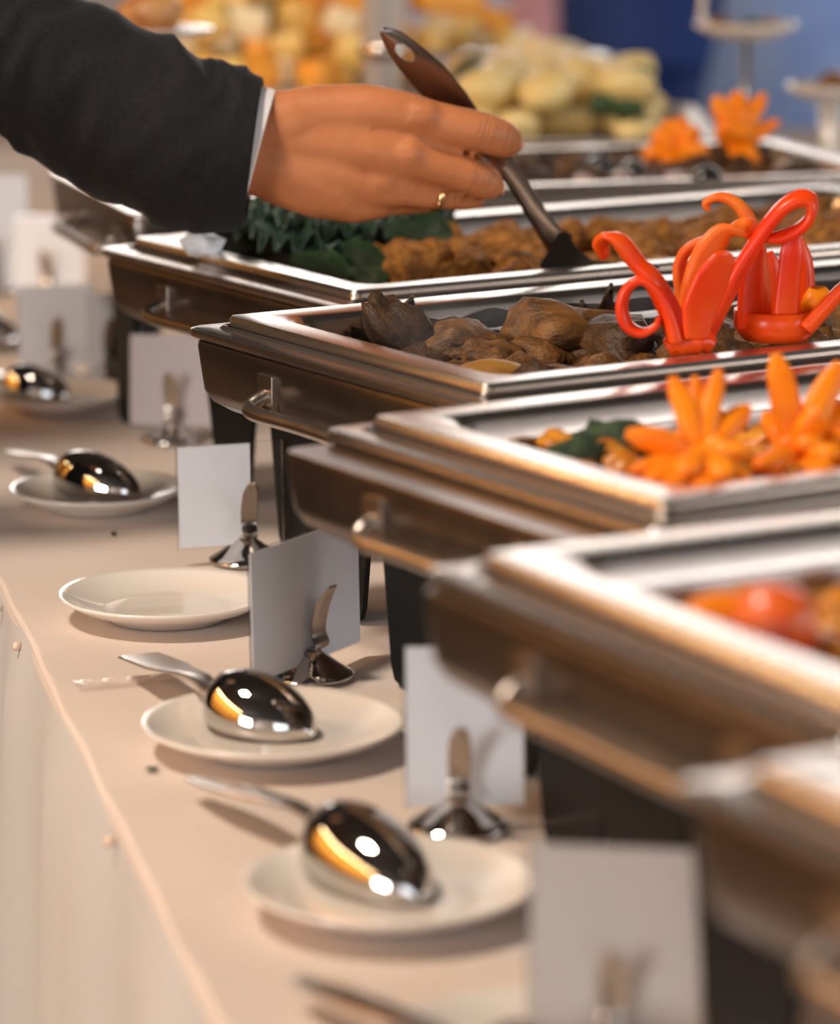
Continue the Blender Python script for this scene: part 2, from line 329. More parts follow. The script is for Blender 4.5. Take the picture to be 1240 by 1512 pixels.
dD = chafing_dish(from_far(622, 836, thD, .36), thD, .36, LL, 'blurred steel chafing dish with a red tomato piece, in the right foreground', bx=-.008)
dE = chafing_dish(from_far(990, 1150, thE, .36), thE, .36, LL, 'most blurred steel chafing dish cut off by the lower right frame corner')
zf = at(70, 250, RIM); zr = at(1165, 212, RIM); thZ = math.atan2(zr.y-zf.y, zr.x-zf.x); LZ = (zr-zf).length
dZ = chafing_dish(zf - Matrix.Rotation(thZ, 3, 'Z') @ Vector((0, .36, 0)), thZ, .36, LZ, 'steel chafing dish of dark meat chunks behind the hand, farthest of the row')
def bed(d, L, W, z, m, label, cat, amp=.008, seed=1, name='sauce'):
    V, F = [], []; nx, ny = 70, 34; x0, x1, y0, y1 = .0605, L-.0605, .0605, W-.0605
    for i in range(nx+1):
        for j in range(ny+1):
            x, y = x0+(x1-x0)*i/nx, y0+(y1-y0)*j/ny
            e = min(1, min(x-x0, x1-x, y-y0, y1-y)/.02)
            V.append((x, y, z + e*amp*(noise.noise(Vector((x*28, y*28, seed))) + .5*noise.noise(Vector((x*70, y*70, seed))))))
    for i in range(nx):
        for j in range(ny): a = i*(ny+1)+j; F.append((a, a+ny+1, a+ny+2, a+1))
    n0 = len(V)
    o = link(name, mesh(name, V, F, m), None, d.location, d.rotation_euler); tag(o, label, cat, kind='stuff'); return o
random.seed(7)
def pieces(d, L, W, kind, meshes, n, zr, size, label, cat, group, xr=None, yr=None, mind=.03, flat=(.6, .8), skip=None):
    pts = []; tries = 0; xr = xr or (.085, L-.085); yr = yr or (.08, W-.08)
    while len(pts) < n and tries < 6000:
        tries += 1; x, y = random.uniform(*xr), random.uniform(*yr)
        if any((x-a)**2+(y-b)**2 < mind**2 for a, b in pts): continue
        if skip and skip(x, y): continue
        pts.append((x, y)); s = random.uniform(*size); p = loc(d, x, y, random.uniform(*zr))
        o = link(kind, random.choice(meshes), None, p, (random.uniform(-.35, .35), random.uniform(-.35, .35), random.uniform(0, 6.28)), (s*random.uniform(.85, 1.35), s*random.uniform(.75, 1.0), s*random.uniform(*flat)))
        tag(o, label[o.data.materials[0].name] if isinstance(label, dict) else label, cat, group)
# dish A: fried chicken, cucumber, kale
bed(dA, .75, .392, RZ-.026, M['brown_sauce'], 'golden brown juices and crumbs covering the pan floor under the fried chicken', 'sauce', seed=1)
chm = [mesh('chicken_piece', *blob(k, .45, 1.6, .13), M['chicken']) for k in range(7)]
pieces(dA, .75, .38, 'chicken_piece', chm, 46, (RZ-.020, RZ-.008), (.020, .030), 'golden brown lumpy fried chicken piece heaped in the pan under the hand', 'chicken', 'fried chicken pieces in the pan', mind=.036, xr=(.21, .67), yr=(.085, .31))
for px, py, s, k in ((625, 400, .030, 1), (745, 385, .030, 3), (590, 397, .024, 2), (690, 405, .02, 4), (780, 395, .022, 5), (660, 372, .018, 0)):
    p = at(px, py, RIM-.012); tag(link('chicken_piece', chm[k], None, p, (.2, .1, k), (s*1.25, s*.9, s*.85)), 'golden brown lumpy fried chicken piece heaped in the pan under the hand', 'chicken', 'fried chicken pieces in the pan')
def ruffle(name, c, r, h, m, seed, waves=9):
    V, F = [], []; n, k = 90, 9
    for i in range(n+1):
        a = 2*PI*i/n
        for j in range(k+1):
            t = j/k; rr = r*(.15+.85*t)*(1+.25*noise.noise(Vector((math.cos(a)*1.5, math.sin(a)*1.5, seed))))
            z = h*(t**1.5)*(.6+.6*noise.noise(Vector((math.cos(a)*2, math.sin(a)*2, seed+3)))) + h*.38*t**3*math.sin(a*waves*2+seed+3*noise.noise(Vector((a, t*3, seed))))
            V.append((rr*math.cos(a), rr*math.sin(a)*.8, z))
    for i in range(n):
        for j in range(k): b = i*(k+1)+j; F.append((b, b+k+1, b+k+2, b+1))
    me = mesh(name, V, F, m); o = link(name, me, None, c); sm = o.modifiers.new('thick', 'SOLIDIFY'); sm.thickness = .0016; return o
for px, py, zz, r, h, sd, rz_, lb in ((545, 352, .004, .046, .030, 1, .3, 'ruffled kale leaf with a pale curled edge under the fingers'), (440, 372, .0, .060, .028, 2, 1.2, 'dark ruffled kale leaf in the shade of the jacket cuff'), (610, 335, .006, .038, .024, 5, 2.0, 'small ruffled kale leaf behind the cucumber slice'), (380, 352, .002, .050, .034, 8, .8, 'dark ruffled kale leaf against the left pan wall')):
    o = ruffle('kale_leaf', at(px, py, RIM+zz), r, h, M['kale'], sd); o.rotation_euler = (.25, 0, rz_); tag(o, lb, 'leaf', 'kale garnish in the chicken pan')
def cucumber(px, py, z, r, rot, lb, t=.009):
    c = empty('cucumber_slice', at(px, py, z)); c.rotation_euler = rot; tag(c, lb, 'cucumber', 'cucumber slices in the chicken pan')
    link('flesh', mesh('flesh', *lathe([(.0001, -t*.5), (r*.93, -t*.5), (r*.93, t*.5), (.0001, t*.5)], 32), M['cucumber_flesh'], 35), c)
    link('skin', mesh('skin', *lathe([(r*.93, -t*.5), (r*.99, -t*.48), (r, 0), (r*.99, t*.48), (r*.93, t*.5)], 32), M['cucumber_skin'], 35), c)
cucumber(622, 352, RIM+.008, .026, (R(62), R(8), R(12)), 'cucumber slice leaning upright beside the fried chicken')
cucumber(470, 400, RIM-.006, .024, (R(35), R(10), R(0)), 'cucumber slice lying low in the shade near the pan edge')
cucumber(530, 396, RIM-.008, .024, (R(50), R(-15), R(30)), 'cucumber slice wedged between kale and the front pan wall')
# crumpled foil on the left rim of dish A
bv, bf = blob(11, .5, 2.2, .45, base=ICO2)
p = at(300, 372, RIM+.009)
tag(link('foil_scrap', mesh('foil_scrap', bv, bf, M['foil'], False), None, p + Vector((0, 0, .006)), (0, .2, .4), (.016, .012, .010)), 'crumpled shiny foil scrap on the pan corner below the sleeve', 'foil')
# dish B: braised meat
bed(dB, LL, .372, RZ-.032, M['gravy'], 'dark brown gravy around the braised meat', 'gravy', amp=.006, seed=5)
V, F = [], []  # thin film painting a dark reflection on the far inner wall
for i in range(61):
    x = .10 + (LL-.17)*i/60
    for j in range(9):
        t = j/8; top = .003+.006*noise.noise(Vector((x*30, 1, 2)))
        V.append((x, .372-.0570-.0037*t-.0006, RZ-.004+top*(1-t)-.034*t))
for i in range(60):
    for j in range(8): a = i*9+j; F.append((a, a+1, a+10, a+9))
link('dark_reflection_film', mesh('dark_reflection_film', V, F, M['dark_reflection']), dB)['label'] = 'dark reflection painted on the far pan wall'
bfm = [mesh('beef_piece', *blob(20+k, .5, 1.5, .09), M['beef'] if k % 3 else M['beef_light']) for k in range(8)]
pieces(dB, LL, .36, 'beef_piece', bfm, 44, (RZ-.030, RZ-.020), (.020, .031), {'beef': 'very dark braised meat piece in gravy around the red peppers', 'beef_light': 'lighter brown braised meat piece in gravy around the red peppers'}, 'meat', 'braised meat pieces in the steaming pan', mind=.036, xr=(.095, .54), yr=(.085, .29))
for px, py, dz, s, k, rt in ((600, 505, -.010, .034, 1, (.3, .8, .2)), (690, 515, -.014, .030, 0, (.1, .2, .9)), (840, 505, -.014, .042, 3, (0, .1, .4)), (905, 520, -.016, .036, 2, (0, .1, 2.)), (575, 490, -.004, .024, 4, (.2, 1.2, .2)), (1140, 520, -.012, .036, 6, (0, 0, .3)), (1060, 525, -.014, .034, 5, (0, 0, 1.3))):
    tag(link('beef_piece', bfm[k], None, at(px, py, RIM+dz), rt, (s*1.25, s*.9, s*.58)), 'very dark braised meat piece in gravy around the red peppers' if k % 3 else 'lighter brown braised meat piece in gravy around the red peppers', 'meat', 'braised meat pieces in the steaming pan')
tag(link('potato_half', mesh('potato_half', *blob(40, .12, 1.0, .02), M['potato']), None, at(722, 566, RIM-.016), (0, 0, .35), (.034, .022, .016)), 'smooth yellow-brown potato half at the front wall of the meat pan', 'potato')
def leafshard(px, py, h, wd, lb, dz=-.02, tl=0.0):
    c = at(px, py, RIM+dz); V, F = [], []; n = 8
    for i in range(n+1):
        t = i/n; ww = wd*(1-t)**.8*(1+.2*math.sin(i*2.1)); x = tl*t*t
        for u in (-1, -.35, .35, 1): V.append((x+u*ww, .004*math.sin(u*2+i)+.006*(1-u*u), h*t))
    for i in range(n):
        for j in range(3): F.append((i*4+j, i*4+j+1, i*4+j+5, i*4+j+4))
    o = link('bay_leaf', mesh('bay_leaf', V, F, M['beef']), None, c); o.modifiers.new('thick', 'SOLIDIFY').thickness = .002
    tag(o, lb, 'leaf')
leafshard(893, 492, .036, .012, 'dark pointed leaf standing up in the meat pan beside the red pepper', -.020, .004)
leafshard(870, 496, .026, .010, 'small dark leaf tip poking out of the gravy', -.018, -.006)
leafshard(592, 500, .030, .016, 'broad dark leaf at the left end of the meat pan', -.014, .008)
# dish C: yellow vegetables
bed(dC, LL, .340, RZ-.018, M['curry'], 'thick orange curry sauce in the vegetable pan', 'sauce', amp=.006, seed=9)
vm = [mesh('vegetable_chunk', *blob(50+k, .5, 1.5, .12), M['yellow_veg'] if k % 2 else M['orange_veg']) for k in range(6)]
pieces(dC, LL, .33, 'vegetable_chunk', vm, 70, (RZ-.018, RZ-.008), (.012, .019), {'yellow_veg': 'orange-yellow vegetable chunk around the large carrot flowers', 'orange_veg': 'darker orange vegetable chunk around the large carrot flowers'}, 'vegetable', 'vegetable chunks in the curry pan', mind=.023, flat=(.4, .55), xr=(.075, .54), yr=(.075, .265))
for i, (px, py, s, lb) in enumerate(((905, 668, .022, 'dark green broccoli floret beside the carrot flower'), (858, 684, .018, 'dark green broccoli floret nearest the pan corner'), (880, 660, .014, 'small dark green broccoli floret behind the others'))):
    tag(link('broccoli_floret', mesh('broccoli_floret', *blob(60+i, .35, 2.5, .35), M['broccoli']), None, at(px, py, RIM-.012), (0, 0, i), (s*1.2, s, s*.8)), lb, 'broccoli', 'broccoli florets in the curry pan')
# dish D: tomato and curry
bed(dD, LL, .36, RZ-.020, M['curry'], 'yellow orange sauce in the blurred foreground pan', 'sauce', amp=.006, seed=12)
pieces(dD, LL, .36, 'vegetable_chunk', vm, 40, (RZ-.024, RZ-.016), (.014, .022), {'yellow_veg': 'blurred orange-yellow vegetable chunk in the foreground pan', 'orange_veg': 'blurred darker orange chunk in the foreground pan'}, 'vegetable', 'vegetable chunks in the foreground pan', mind=.033, xr=(.08, .5), yr=(.08, .28))
tag(link('tomato_piece', mesh('tomato_piece', *blob(70, .15, 1.0, .02), M['tomato_chunk']), None, at(1143, 928, RIM-.004), (0, 0, .3), (.021, .020, .021)), 'round red tomato piece against the far pan wall in the foreground dish', 'tomato')
tag(link('carrot_chunk', mesh('carrot_chunk', *blob(71, .2, 1.0, .02), M['carrot']), None, at(1062, 915, RIM-.010), (0, 0, .3), (.020, .014, .013)), 'orange carrot chunk left of the red tomato piece', 'carrot')
bed(dE, LL, .36, RZ-.034, M['curry'], 'sauce in the cut-off pan at the lower right', 'sauce', amp=.005, seed=15)
# dish Z: dark chunks
bed(dZ, LZ, .36, RZ-.016, M['gravy'], 'dark sauce in the farthest chafing dish', 'sauce', amp=.006, seed=17)
zm = [mesh('meat_chunk', *blob(80+k, .35, 1.6, .10, base=ICO2), M['beef_light'] if k % 2 else M['beef']) for k in range(6)]
pieces(dZ, LZ, .36, 'meat_chunk', zm, 80, (RZ-.012, RZ-.000), (.017, .026), {'beef': 'very dark meat chunk in the farthest chafing dish', 'beef_light': 'lighter brown meat chunk in the farthest chafing dish'}, 'meat', 'meat chunks in the farthest dish', mind=.028, xr=(.30, LZ-.09), yr=(.085, .285))
om = mesh('onion_slice', *blob(90, .25, 1.4, .05, base=ICO2), M['onion']); lm_ = mesh('olive', *blob(91, .1, 1, .02, base=ICO2), M['olive'])
for px, py in ((915, 262), (1000, 262), (962, 272), (1165, 247), (860, 268)):
    tag(link('onion_slice', om, None, at(px, py, RIM+.004), (.2, .1, px), (.019, .010, .007)), 'pale pinkish onion slice among the dark meat chunks', 'onion', 'onion slices in the farthest dish')
for px, py in ((935, 256), (1043, 266), (885, 250)):
    tag(link('olive', lm_, None, at(px, py, RIM+.006), (0, 0, px), (.015, .014, .014)), 'black olive among the dark meat chunks', 'olive', 'olives in the farthest dish')
# ------------------------------------------------------------------ carvings
def petal(name, parent, pts, Y, wid, thk, m, wdir=(0.15, 1, .35), yoff=None, mm=8):
    P = catmull([atd(x, y, Y + (yoff[i] if yoff else 0)) for i, (x, y) in enumerate(pts)], mm)
    k = Y/FPX; W = [a*k for a in wid] if isinstance(wid, (list, tuple)) else wid*k; T = [a*k for a in thk] if isinstance(thk, (list, tuple)) else thk*k
    c = parent.location
    V, F = sweep(P, W, T, wdir, 12, .7)
    return link(name, mesh(name, [Vector(v)-c for v in V], F, m), parent)
YB = 2.27
rp1 = empty('pepper_carving', atd(1005, 512, YB)); tag(rp1, 'red pepper carved into curled ribbons, left of the pair in the meat pan', 'pepper', 'carved red peppers on the meat')
rpm, pin = M['red_pepper'], M['pepper_inside']
petal('ribbon', rp1, [(1003, 512), (993, 470), (966, 417), (941, 389), (917, 358), (899, 349), (888, 360), (894, 380)], YB, [20, 19, 17, 16, 17, 19, 17, 9], [13, 13, 12, 10, 9, 7, 6, 4], rpm, (.8, .8, -.1), [0, -.005, -.010, -.010, -.010, -.008, -.004, .0])
petal('ribbon', rp1, [(1000, 505), (990, 465), (972, 430), (950, 413), (928, 424), (918, 452), (926, 480), (947, 491), (968, 482), (974, 468)], YB-.012, [17, 17, 16, 16, 15, 15, 15, 15, 12, 7], [12, 11, 9, 8, 8, 8, 8, 7, 6, 4], rpm, (.35, .9, .1))
petal('ribbon', rp1, [(1010, 512), (1017, 470), (1026, 420), (1042, 375), (1068, 346), (1098, 337), (1114, 340)], YB+.008, [22, 21, 22, 22, 21, 18, 12], [10, 10, 10, 11, 10, 8, 5], pin, (.9, .5, .2), [0, 0, .004, .006, .010, .014, .018])
petal('ribbon', rp1, [(1028, 500), (1034, 455), (1052, 412), (1070, 382), (1076, 372)], YB-.014, [20, 31, 32, 22, 7], [7, 7, 7, 6, 4], rpm, (.94, .4, .35))
petal('ribbon', rp1, [(1012, 500), (1008, 440), (1003, 398), (1013, 370), (1035, 357), (1060, 356)], YB+.03, [15, 15, 14, 13, 12, 7], [10, 9, 8, 8, 7, 5], pin, (.5, .9, .2))
petal('base', rp1, [(985, 515), (1005, 505), (1035, 503), (1052, 512)], YB, [14, 24, 24, 12], [14, 18, 17, 12], rpm)
rp2 = empty('pepper_carving', atd(1145, 490, YB+.045)); tag(rp2, 'red pepper cup carved into upright strips, right of the pair in the meat pan', 'pepper', 'carved red peppers on the meat')
Y2 = YB+.045
petal('ribbon', rp2, [(1040, 500), (1062, 455), (1090, 402), (1120, 352), (1150, 312), (1178, 293), (1197, 297), (1197, 318), (1180, 338), (1152, 350), (1130, 352)], Y2-.03, [10, 13, 15, 16, 17, 17, 16, 14, 13, 13, 8], [14, 14, 13, 11, 10, 9, 8, 8, 8, 8, 5], rpm, (.3, .8, .5))
petal('ribbon', rp2, [(1125, 470), (1122, 400), (1116, 355), (1104, 322), (1086, 300), (1062, 291), (1043, 299), (1046, 311)], Y2+.01, [15, 15, 14, 13, 11, 9, 7, 4], [12, 11, 10, 9, 8, 7, 6, 4], pin, (.6, .8, .1))
petal('ribbon', rp2, [(1112, 485), (1108, 440), (1112, 400), (1122, 362)], Y2-.012, [24, 21, 16, 8], [9, 9, 8, 5], rpm, (.95, .3, .1))
petal('ribbon', rp2, [(1160, 470), (1164, 420), (1168, 375), (1170, 350)], Y2-.022, [20, 19, 18, 13], [7, 7, 7, 5], rpm, (.98, .2, .1))
petal('ribbon', rp2, [(1186, 480), (1192, 430), (1190, 385), (1180, 352)], Y2, [13, 13, 11, 6], [9, 9, 8, 5], rpm, (.6, .8, .1))
petal('ribbon', rp2, [(1190, 485), (1215, 458), (1243, 428), (1275, 400), (1300, 392)], Y2-.02, [20, 19, 17, 14, 6], [13, 12, 11, 9, 5], rpm, (.5, .8, .3))
petal('ribbon', rp2, [(1140, 470), (1142, 430), (1140, 395), (1134, 372)], Y2+.04, [15, 15, 13, 7], [9, 9, 8, 5], rpm, (.9, .3, .1))
k = Y2/FPX
V, F = lathe([(r*k, z*k) for r, z in ((20, -14), (52, -10), (66, 8), (66, 34), (61, 36), (58, 12), (40, 0), (1, -2))], 40)
link('cup', mesh('cup', [Vector((v[0]*.95, v[1], v[2])) for v in V], F, rpm), rp2)
V, F = blob(33, .3, 2, .3, base=ICO2); link('seed_core', mesh('seed_core', [Vector((v.x*.012+.026, v.y*.012, v.z*.012+.020)) for v in V], F, M['carrot']), rp2)
tag(link('herb_sprig', mesh('herb_sprig', *blob(34, .5, 2, .3, base=ICO2), M['kale']), None, at(1024, 534, RIM-.004), (0, 0, 0), (.006, .005, .006)), 'small pale green herb sprig at the foot of the red pepper', 'herb')
def carrot_flower(c, tips, Y, wid, label, group, base_r):
    e = empty('carrot_flower', atd(c[0], c[1], Y)); tag(e, label, 'carrot', group); k = Y/FPX
    for i, (tx, ty, dy, w_) in enumerate(tips):
        mx, my = c[0]*.52+tx*.48, c[1]*.52+ty*.48; bx_, by_ = c[0]*.9+tx*.1, c[1]*.9+ty*.1
        off = -14 if ty < c[1]-60 else -10
        P = [(bx_, by_), (mx, my+off), (tx*.8+c[0]*.2, ty*.8+c[1]*.2-4), (tx, ty)]
        petal('petal', e, P, Y, [w_*.8*wid, w_*wid, w_*.85*wid, w_*.35*wid], [w_*.7*wid, w_*.75*wid, w_*.6*wid, w_*.25*wid], M['carrot'], (1, .2, .1), [0, dy*.5, dy*.85, dy], 6)
    V, F = blob(5, .1, 1, 0); link('heart', mesh('heart', [Vector((v.x*base_r*k, v.y*base_r*k, v.z*base_r*.7*k)) for v in V], F, M['carrot']), e)
YC = 1.93
carrot_flower((1035, 690), ((925, 640, -.01, 1.0), (992, 556, .02, .85), (1026, 556, .03, .75), (1062, 545, .03, .75), (930, 698, -.03, .9), (985, 728, -.06, 1.0), (1040, 735, -.06, 1.1), (1105, 600, .03, 1.0), (1120, 740, -.05, 1.0), (1000, 640, .04, 1.0), (1060, 630, .02, 1.1), (960, 655, .02, .9), (950, 720, -.05, 1.1), (1010, 700, -.05, 1.2), (1075, 705, -.05, 1.2), (1080, 655, .0, 1.1), (1015, 615, .03, .9), (1110, 665, -.01, 1.1)), YC, 22, 'large orange carrot flower with splayed petals, left of the pair in the curry pan', 'carrot flowers in the curry pan', 55)
carrot_flower((1175, 695), ((1145, 522, .02, 1.0), (1240, 535, .02, 1.0), (1215, 600, -.01, 1.0), (1290, 640, .0, 1.0), (1270, 730, -.04, 1.0), (1190, 745, -.06, 1.1), (1120, 690, -.05, 1.2), (1185, 640, .04, 1.0), (1130, 610, .04, .9), (1150, 735, -.06, 1.2), (1230, 720, -.06, 1.2), (1240, 670, -.03, 1.1), (1155, 650, -.01, 1.1), (1270, 590, .02, 1.0), (1205, 650, -.02, 1.1)), YC+.05, 24, 'large orange carrot flower with tall upright petals, cut by the right frame edge', 'carrot flowers in the curry pan', 60)
YZ = (at(1050, 240, RIM)).y
carrot_flower((1000, 235), ((950, 232, -.02, 1), (962, 195, 0, .9), (985, 176, .02, .9), (1008, 172, .02, .8), (1032, 190, .0, .9), (1045, 225, -.02, .9), (985, 247, -.04, 1), (1020, 250, -.04, 1)), YZ, 17, 'small orange carrot star beside the tall carving in the farthest dish', 'carrot flowers in the farthest dish', 26)
carrot_flower((1088, 235), ((1056, 142, 0, 1), (1088, 135, .01, 1.1), (1128, 138, .02, .8), (1110, 170, .03, 1.1), (1150, 178, .02, .6), (1070, 180, -.02, 1.3), (1100, 185, -.02, 1.3), (1060, 250, -.03, 1.1), (1110, 252, -.03, 1.2)), YZ+.01, 18, 'tall orange carrot carving with upright spikes in the farthest dish', 'carrot flowers in the farthest dish', 36)
# faint steam over the braised meat
m = bpy.data.materials.new('steam'); m.use_nodes = True; nt = m.node_tree; nt.nodes.remove(nt.nodes['Principled BSDF'])
pv = nt.nodes.new('ShaderNodeVolumePrincipled'); pv.inputs['Color'].default_value = (.95, .93, .92, 1); nt.links.new(pv.outputs[0], nt.nodes['Material Output'].inputs['Volume'])
tcn = nt.nodes.new('ShaderNodeTexCoord'); nz_ = nt.nodes.new('ShaderNodeTexNoise'); nz_.inputs['Scale'].default_value = 2.2; nt.links.new(tcn.outputs['Object'], nz_.inputs['Vector'])
ln = nt.nodes.new('ShaderNodeVectorMath'); ln.operation = 'LENGTH'; nt.links.new(tcn.outputs['Object'], ln.inputs[0])
fo = nt.nodes.new('ShaderNodeMapRange'); fo.inputs[1].default_value = .2; fo.inputs[2].default_value = .95; fo.inputs[3].default_value = 4.0; fo.inputs[4].default_value = 0; nt.links.new(ln.outputs['Value'], fo.inputs[0])
cr = nt.nodes.new('ShaderNodeMapRange'); cr.inputs[1].default_value = .42; cr.inputs[2].default_value = .7; nt.links.new(nz_.outputs[0], cr.inputs[0])
mu = nt.nodes.new('ShaderNodeMath'); mu.operation = 'MULTIPLY'; nt.links.new(fo.outputs[0], mu.inputs[0]); nt.links.new(cr.outputs[0], mu.inputs[1]); nt.links.new(mu.outputs[0], pv.inputs['Density'])
tag(link('steam_wisp', mesh('steam_wisp', *ICO3, m), None, at(665, 505, RIM+.006)+Vector((0, 0, .012)), (0, 0, R(32)), (.075, .05, .036)), 'faint wisp of steam over the left end of the braised meat', 'steam')
# ------------------------------------------------------------------ plates
def plate(px, py, dia, label, z=TZ, group='small cream plates along the table front'):
    r = dia/2; c = at(px, py, z+.008)
    V, F = lathe([(.0001, .0035), (r*.45, .003), (r*.50, .0), (r*.56, .0), (r*.60, .003), (r*.82, .0085), (r*.985, .0155), (r, .0172), (r*.985, .0182), (r*.93, .0160), (r*.80, .0115), (r*.64, .0075), (r*.56, .0062), (r*.50, .0066), (r*.46, .0060), (.0001, .0058)], 72)
    o = link('plate', mesh('plate', V, F, M['porcelain']), None, (c.x, c.y, z)); tag(o, label, 'plate', group); return o
pl1 = plate(404, 1085, .160, 'round cream plate under the spoon with the flat square handle end')
pl2 = plate(576, 1322, .153, 'blurred cream plate in front of the portrait name card')
pl0 = plate(247, 893, .152, 'empty cream plate behind the slanted name card')
plm = plate(144, 735, .140, 'cream plate with a spoon beside the pale far name card')
plf = plate(92, 592, .135, 'farthest blurred cream plate at the left, holding a spoon')
plg = plate(815, 1572, .16, 'cream plate cut off by the bottom frame edge')
plh = plate(-70, 500, .135, 'cream plate half outside the left frame edge')
# ------------------------------------------------------------------ spoons
def spoon(hend, neck, tip, wid, h, label, end='flat', z=TZ+.008, hz=.012, nz=.018):
    H = at(hend[0], hend[1], TZ+hz); N = at(neck[0], neck[1], TZ+nz); Tp = at(tip[0], tip[1], z)
    N0, T0_ = Vector((N.x, N.y, 0)), Vector((Tp.x, Tp.y, 0)); L = (T0_-N0).length; ax = (T0_-N0)/L; sd = Vector((-ax.y, ax.x, 0))
    e = empty('serving_spoon', N0 + Vector((0, 0, z))); tag(e, label, 'spoon', 'upturned serving spoons along the table'); c = Vector(e.location)
    V, F = [], []; nu, nv = 24, 24
    for layer in (0, 1):
        for i in range(nu+1):
            t = i/nu; x = L*t; hw = wid/2*max(1e-4, math.sin(PI*min(1, t**0.80)))**.55*(1-.12*(1-t))
            for j in range(nv+1):
                a = PI*j/nv; u = math.cos(a); top = math.sin(a)**.85
                hh = h*max(0, math.sin(PI*t**.75))**.42 if t < .999 else 0
                V.append(N0 + ax*x + sd*(u*hw*(1-.03*layer)) + Vector((0, 0, z+.001*layer + top*hh*(1-.07*layer) + (nz-.006)*(1-t)**2*.3)) - c)
    s = (nu+1)*(nv+1)
    for l in (0, 1):
        for i in range(nu):
            for j in range(nv): a = l*s+i*(nv+1)+j; F.append((a, a+1, a+nv+2, a+nv+1))
    for i in range(nu):
        for j in (0, nv): a = i*(nv+1)+j; F.append((a, a+nv+1, a+nv+1+s, a+s))
    link('bowl', mesh('bowl', V, F, M['mirror']), e)
    Nn = N0 + Vector((0, 0, TZ+nz)); st = Nn + ax*.012 + Vector((0, 0, -.001))
    P = catmull([st, Nn, Nn.lerp(H, .2)+Vector((0, 0, .004)), Nn.lerp(H, .55)+Vector((0, 0, .002)), H], 8)
    if end == 'flat': Wd = [.009, .007, .006, .006, .0065, .007, .010, .0145, .0145, .0145]; Th = [.003, .003, .0035, .0035, .003, .002, .0014, .0014, .0014, .0012]
    else: Wd = [.009, .006, .005, .005, .0055, .007, .009, .011, .010, .005]; Th = [.003, .003, .003, .0025, .002, .0017, .0016, .0016, .0015, .001]
    dr = (H-Nn); dr.z = 0; dr.normalize()
    V, F = sweep(P, Wd, Th, (-dr.y, dr.x, 0), 12, .45)
    link('handle', mesh('handle', [v-c for v in V], F, M['steel'], 40), e)
spoon((205, 968), (312, 1018), (462, 1090), .060, .032, 'shiny upturned serving spoon with a square flat handle end, in sharp focus', hz=.012, nz=.026)
spoon((285, 1148), (470, 1212), (622, 1335), .062, .034, 'blurred upturned serving spoon on the plate nearest the portrait card', end='round', nz=.026)
spoon((14, 666), (85, 688), (206, 736), .050, .030, 'upturned serving spoon on the plate beside the pale far card', end='round', nz=.024)
spoon((-60, 540), (5, 560), (104, 592), .046, .030, 'blurred upturned serving spoon on the farthest plate at left', end='round', nz=.024)
spoon((440, 1445), (700, 1560), (900, 1640), .062, .032, 'serving spoon whose handle alone shows at the bottom frame edge', end='round', nz=.024)
spoon((-150, 470), (-70, 480), (32, 506), .05, .032, 'blurred upturned serving spoon cut by the left frame edge', end='round', nz=.024)
# ------------------------------------------------------------------ name card stands
def card(base, yaw, w_, h, label, lean=0.0, paper=(0.0, 1.0), z0=.012, clip=True, off=0.0, br=.029, tint='paper', paph=(0, 1), cw=1.0):
    c = at(base[0], base[1], TZ); e = empty('card_holder', (c.x, c.y, TZ), yaw); tag(e, label, 'card holder', 'blank card holders along the buffet')
    link('base', mesh('base', *lathe([(.0001, 0), (br*.96, 0), (br, .0015), (br*.97, .003), (br*.80, .0055), (br*.55, .0105), (br*.28, .0165), (br*.14, .019), (.0001, .0195)], 48), M['mirror']), e)
    rot = Matrix.Rotation(lean, 3, 'X')
    def slab(x0, x1, y0, y1, za, zb):
        V, F = boxvf(x0, x1, y0, y1, za, zb); return [rot @ Vector(v) + Vector((off, 0, z0)) for v in V], F
    link('acrylic_panel', mesh('acrylic_panel', *slab(-w_/2, w_/2, .0002, .0012, 0, h), M['acrylic'], False), e)
    pa = w_*(paper[0]-.5)+.0012; pb = w_*(paper[1]-.5)-.0012
    link('paper_card', mesh('paper_card', *slab(pa, pb, -.0004, -.0001, h*paph[0]+.0012, h*paph[1]-.0012), M[tint], False), e)
    P = catmull([(0, .006, .017), (0, -.004, .018), (0, -.009, .022), (0, -.006, .030), (0, -.0075, .042), (0, -.012, .054), (0, -.017, .062)], 7)
    link('clip', mesh('clip', *sweep(P, [q*cw for q in (.0065, .0065, .006, .006, .0065, .006, .0035)], .0007, (1, 0, 0), 8, .5), M['steel_soft'] if clip else M['steel_dark'], 50), e)
    P = catmull([(0, -.009, .021), (0, -.002, .0185), (0, .005, .021), (0, .006, .030)], 6)
    link('back_clip', mesh('back_clip', *sweep(P, .006, .0007, (1, 0, 0), 8, .5), M['steel_soft'], 50), e)
    return e
ptA, ptB = at(368, 1008, TZ), at(530, 942, TZ); yw = math.atan2(ptB.y-ptA.y, ptB.x-ptA.x)
card((459, 998), yw, (ptB-ptA).length*.97, .087, 'slanted white card in a sharp focus clip stand, left of the black leg', off=-.004, lean=-.02, z0=.009, cw=1.5)
card((676, 1222), R(4), .068, .092, 'upright portrait white card on a shiny cone stand, behind the blurred spoon plate', lean=-.10, off=.004)
card((365, 828), R(18), .082, .078, 'pale card with dark curved clip, behind the slanted card', lean=-.04, off=-.012, paper=(0, .70), clip=False)
card((255, 650), R(-6), .078, .082, 'mauve-grey card, shade painted into its paper, beside the chafing dish leg', lean=-.1, off=0, tint='paper_mauve_shade')
card((160, 560), R(20), .075, .072, 'blurred far card with dark clip, below the sleeve dish', lean=-.05, off=.018, clip=False)
card((85, 560), R(10), .075, .080, 'blurred white card behind the farthest plate', lean=-.05, off=0)
card((72, 450), R(-15), .085, .085, 'blurred bluish white card below the dark sleeve', lean=-.12, off=0)
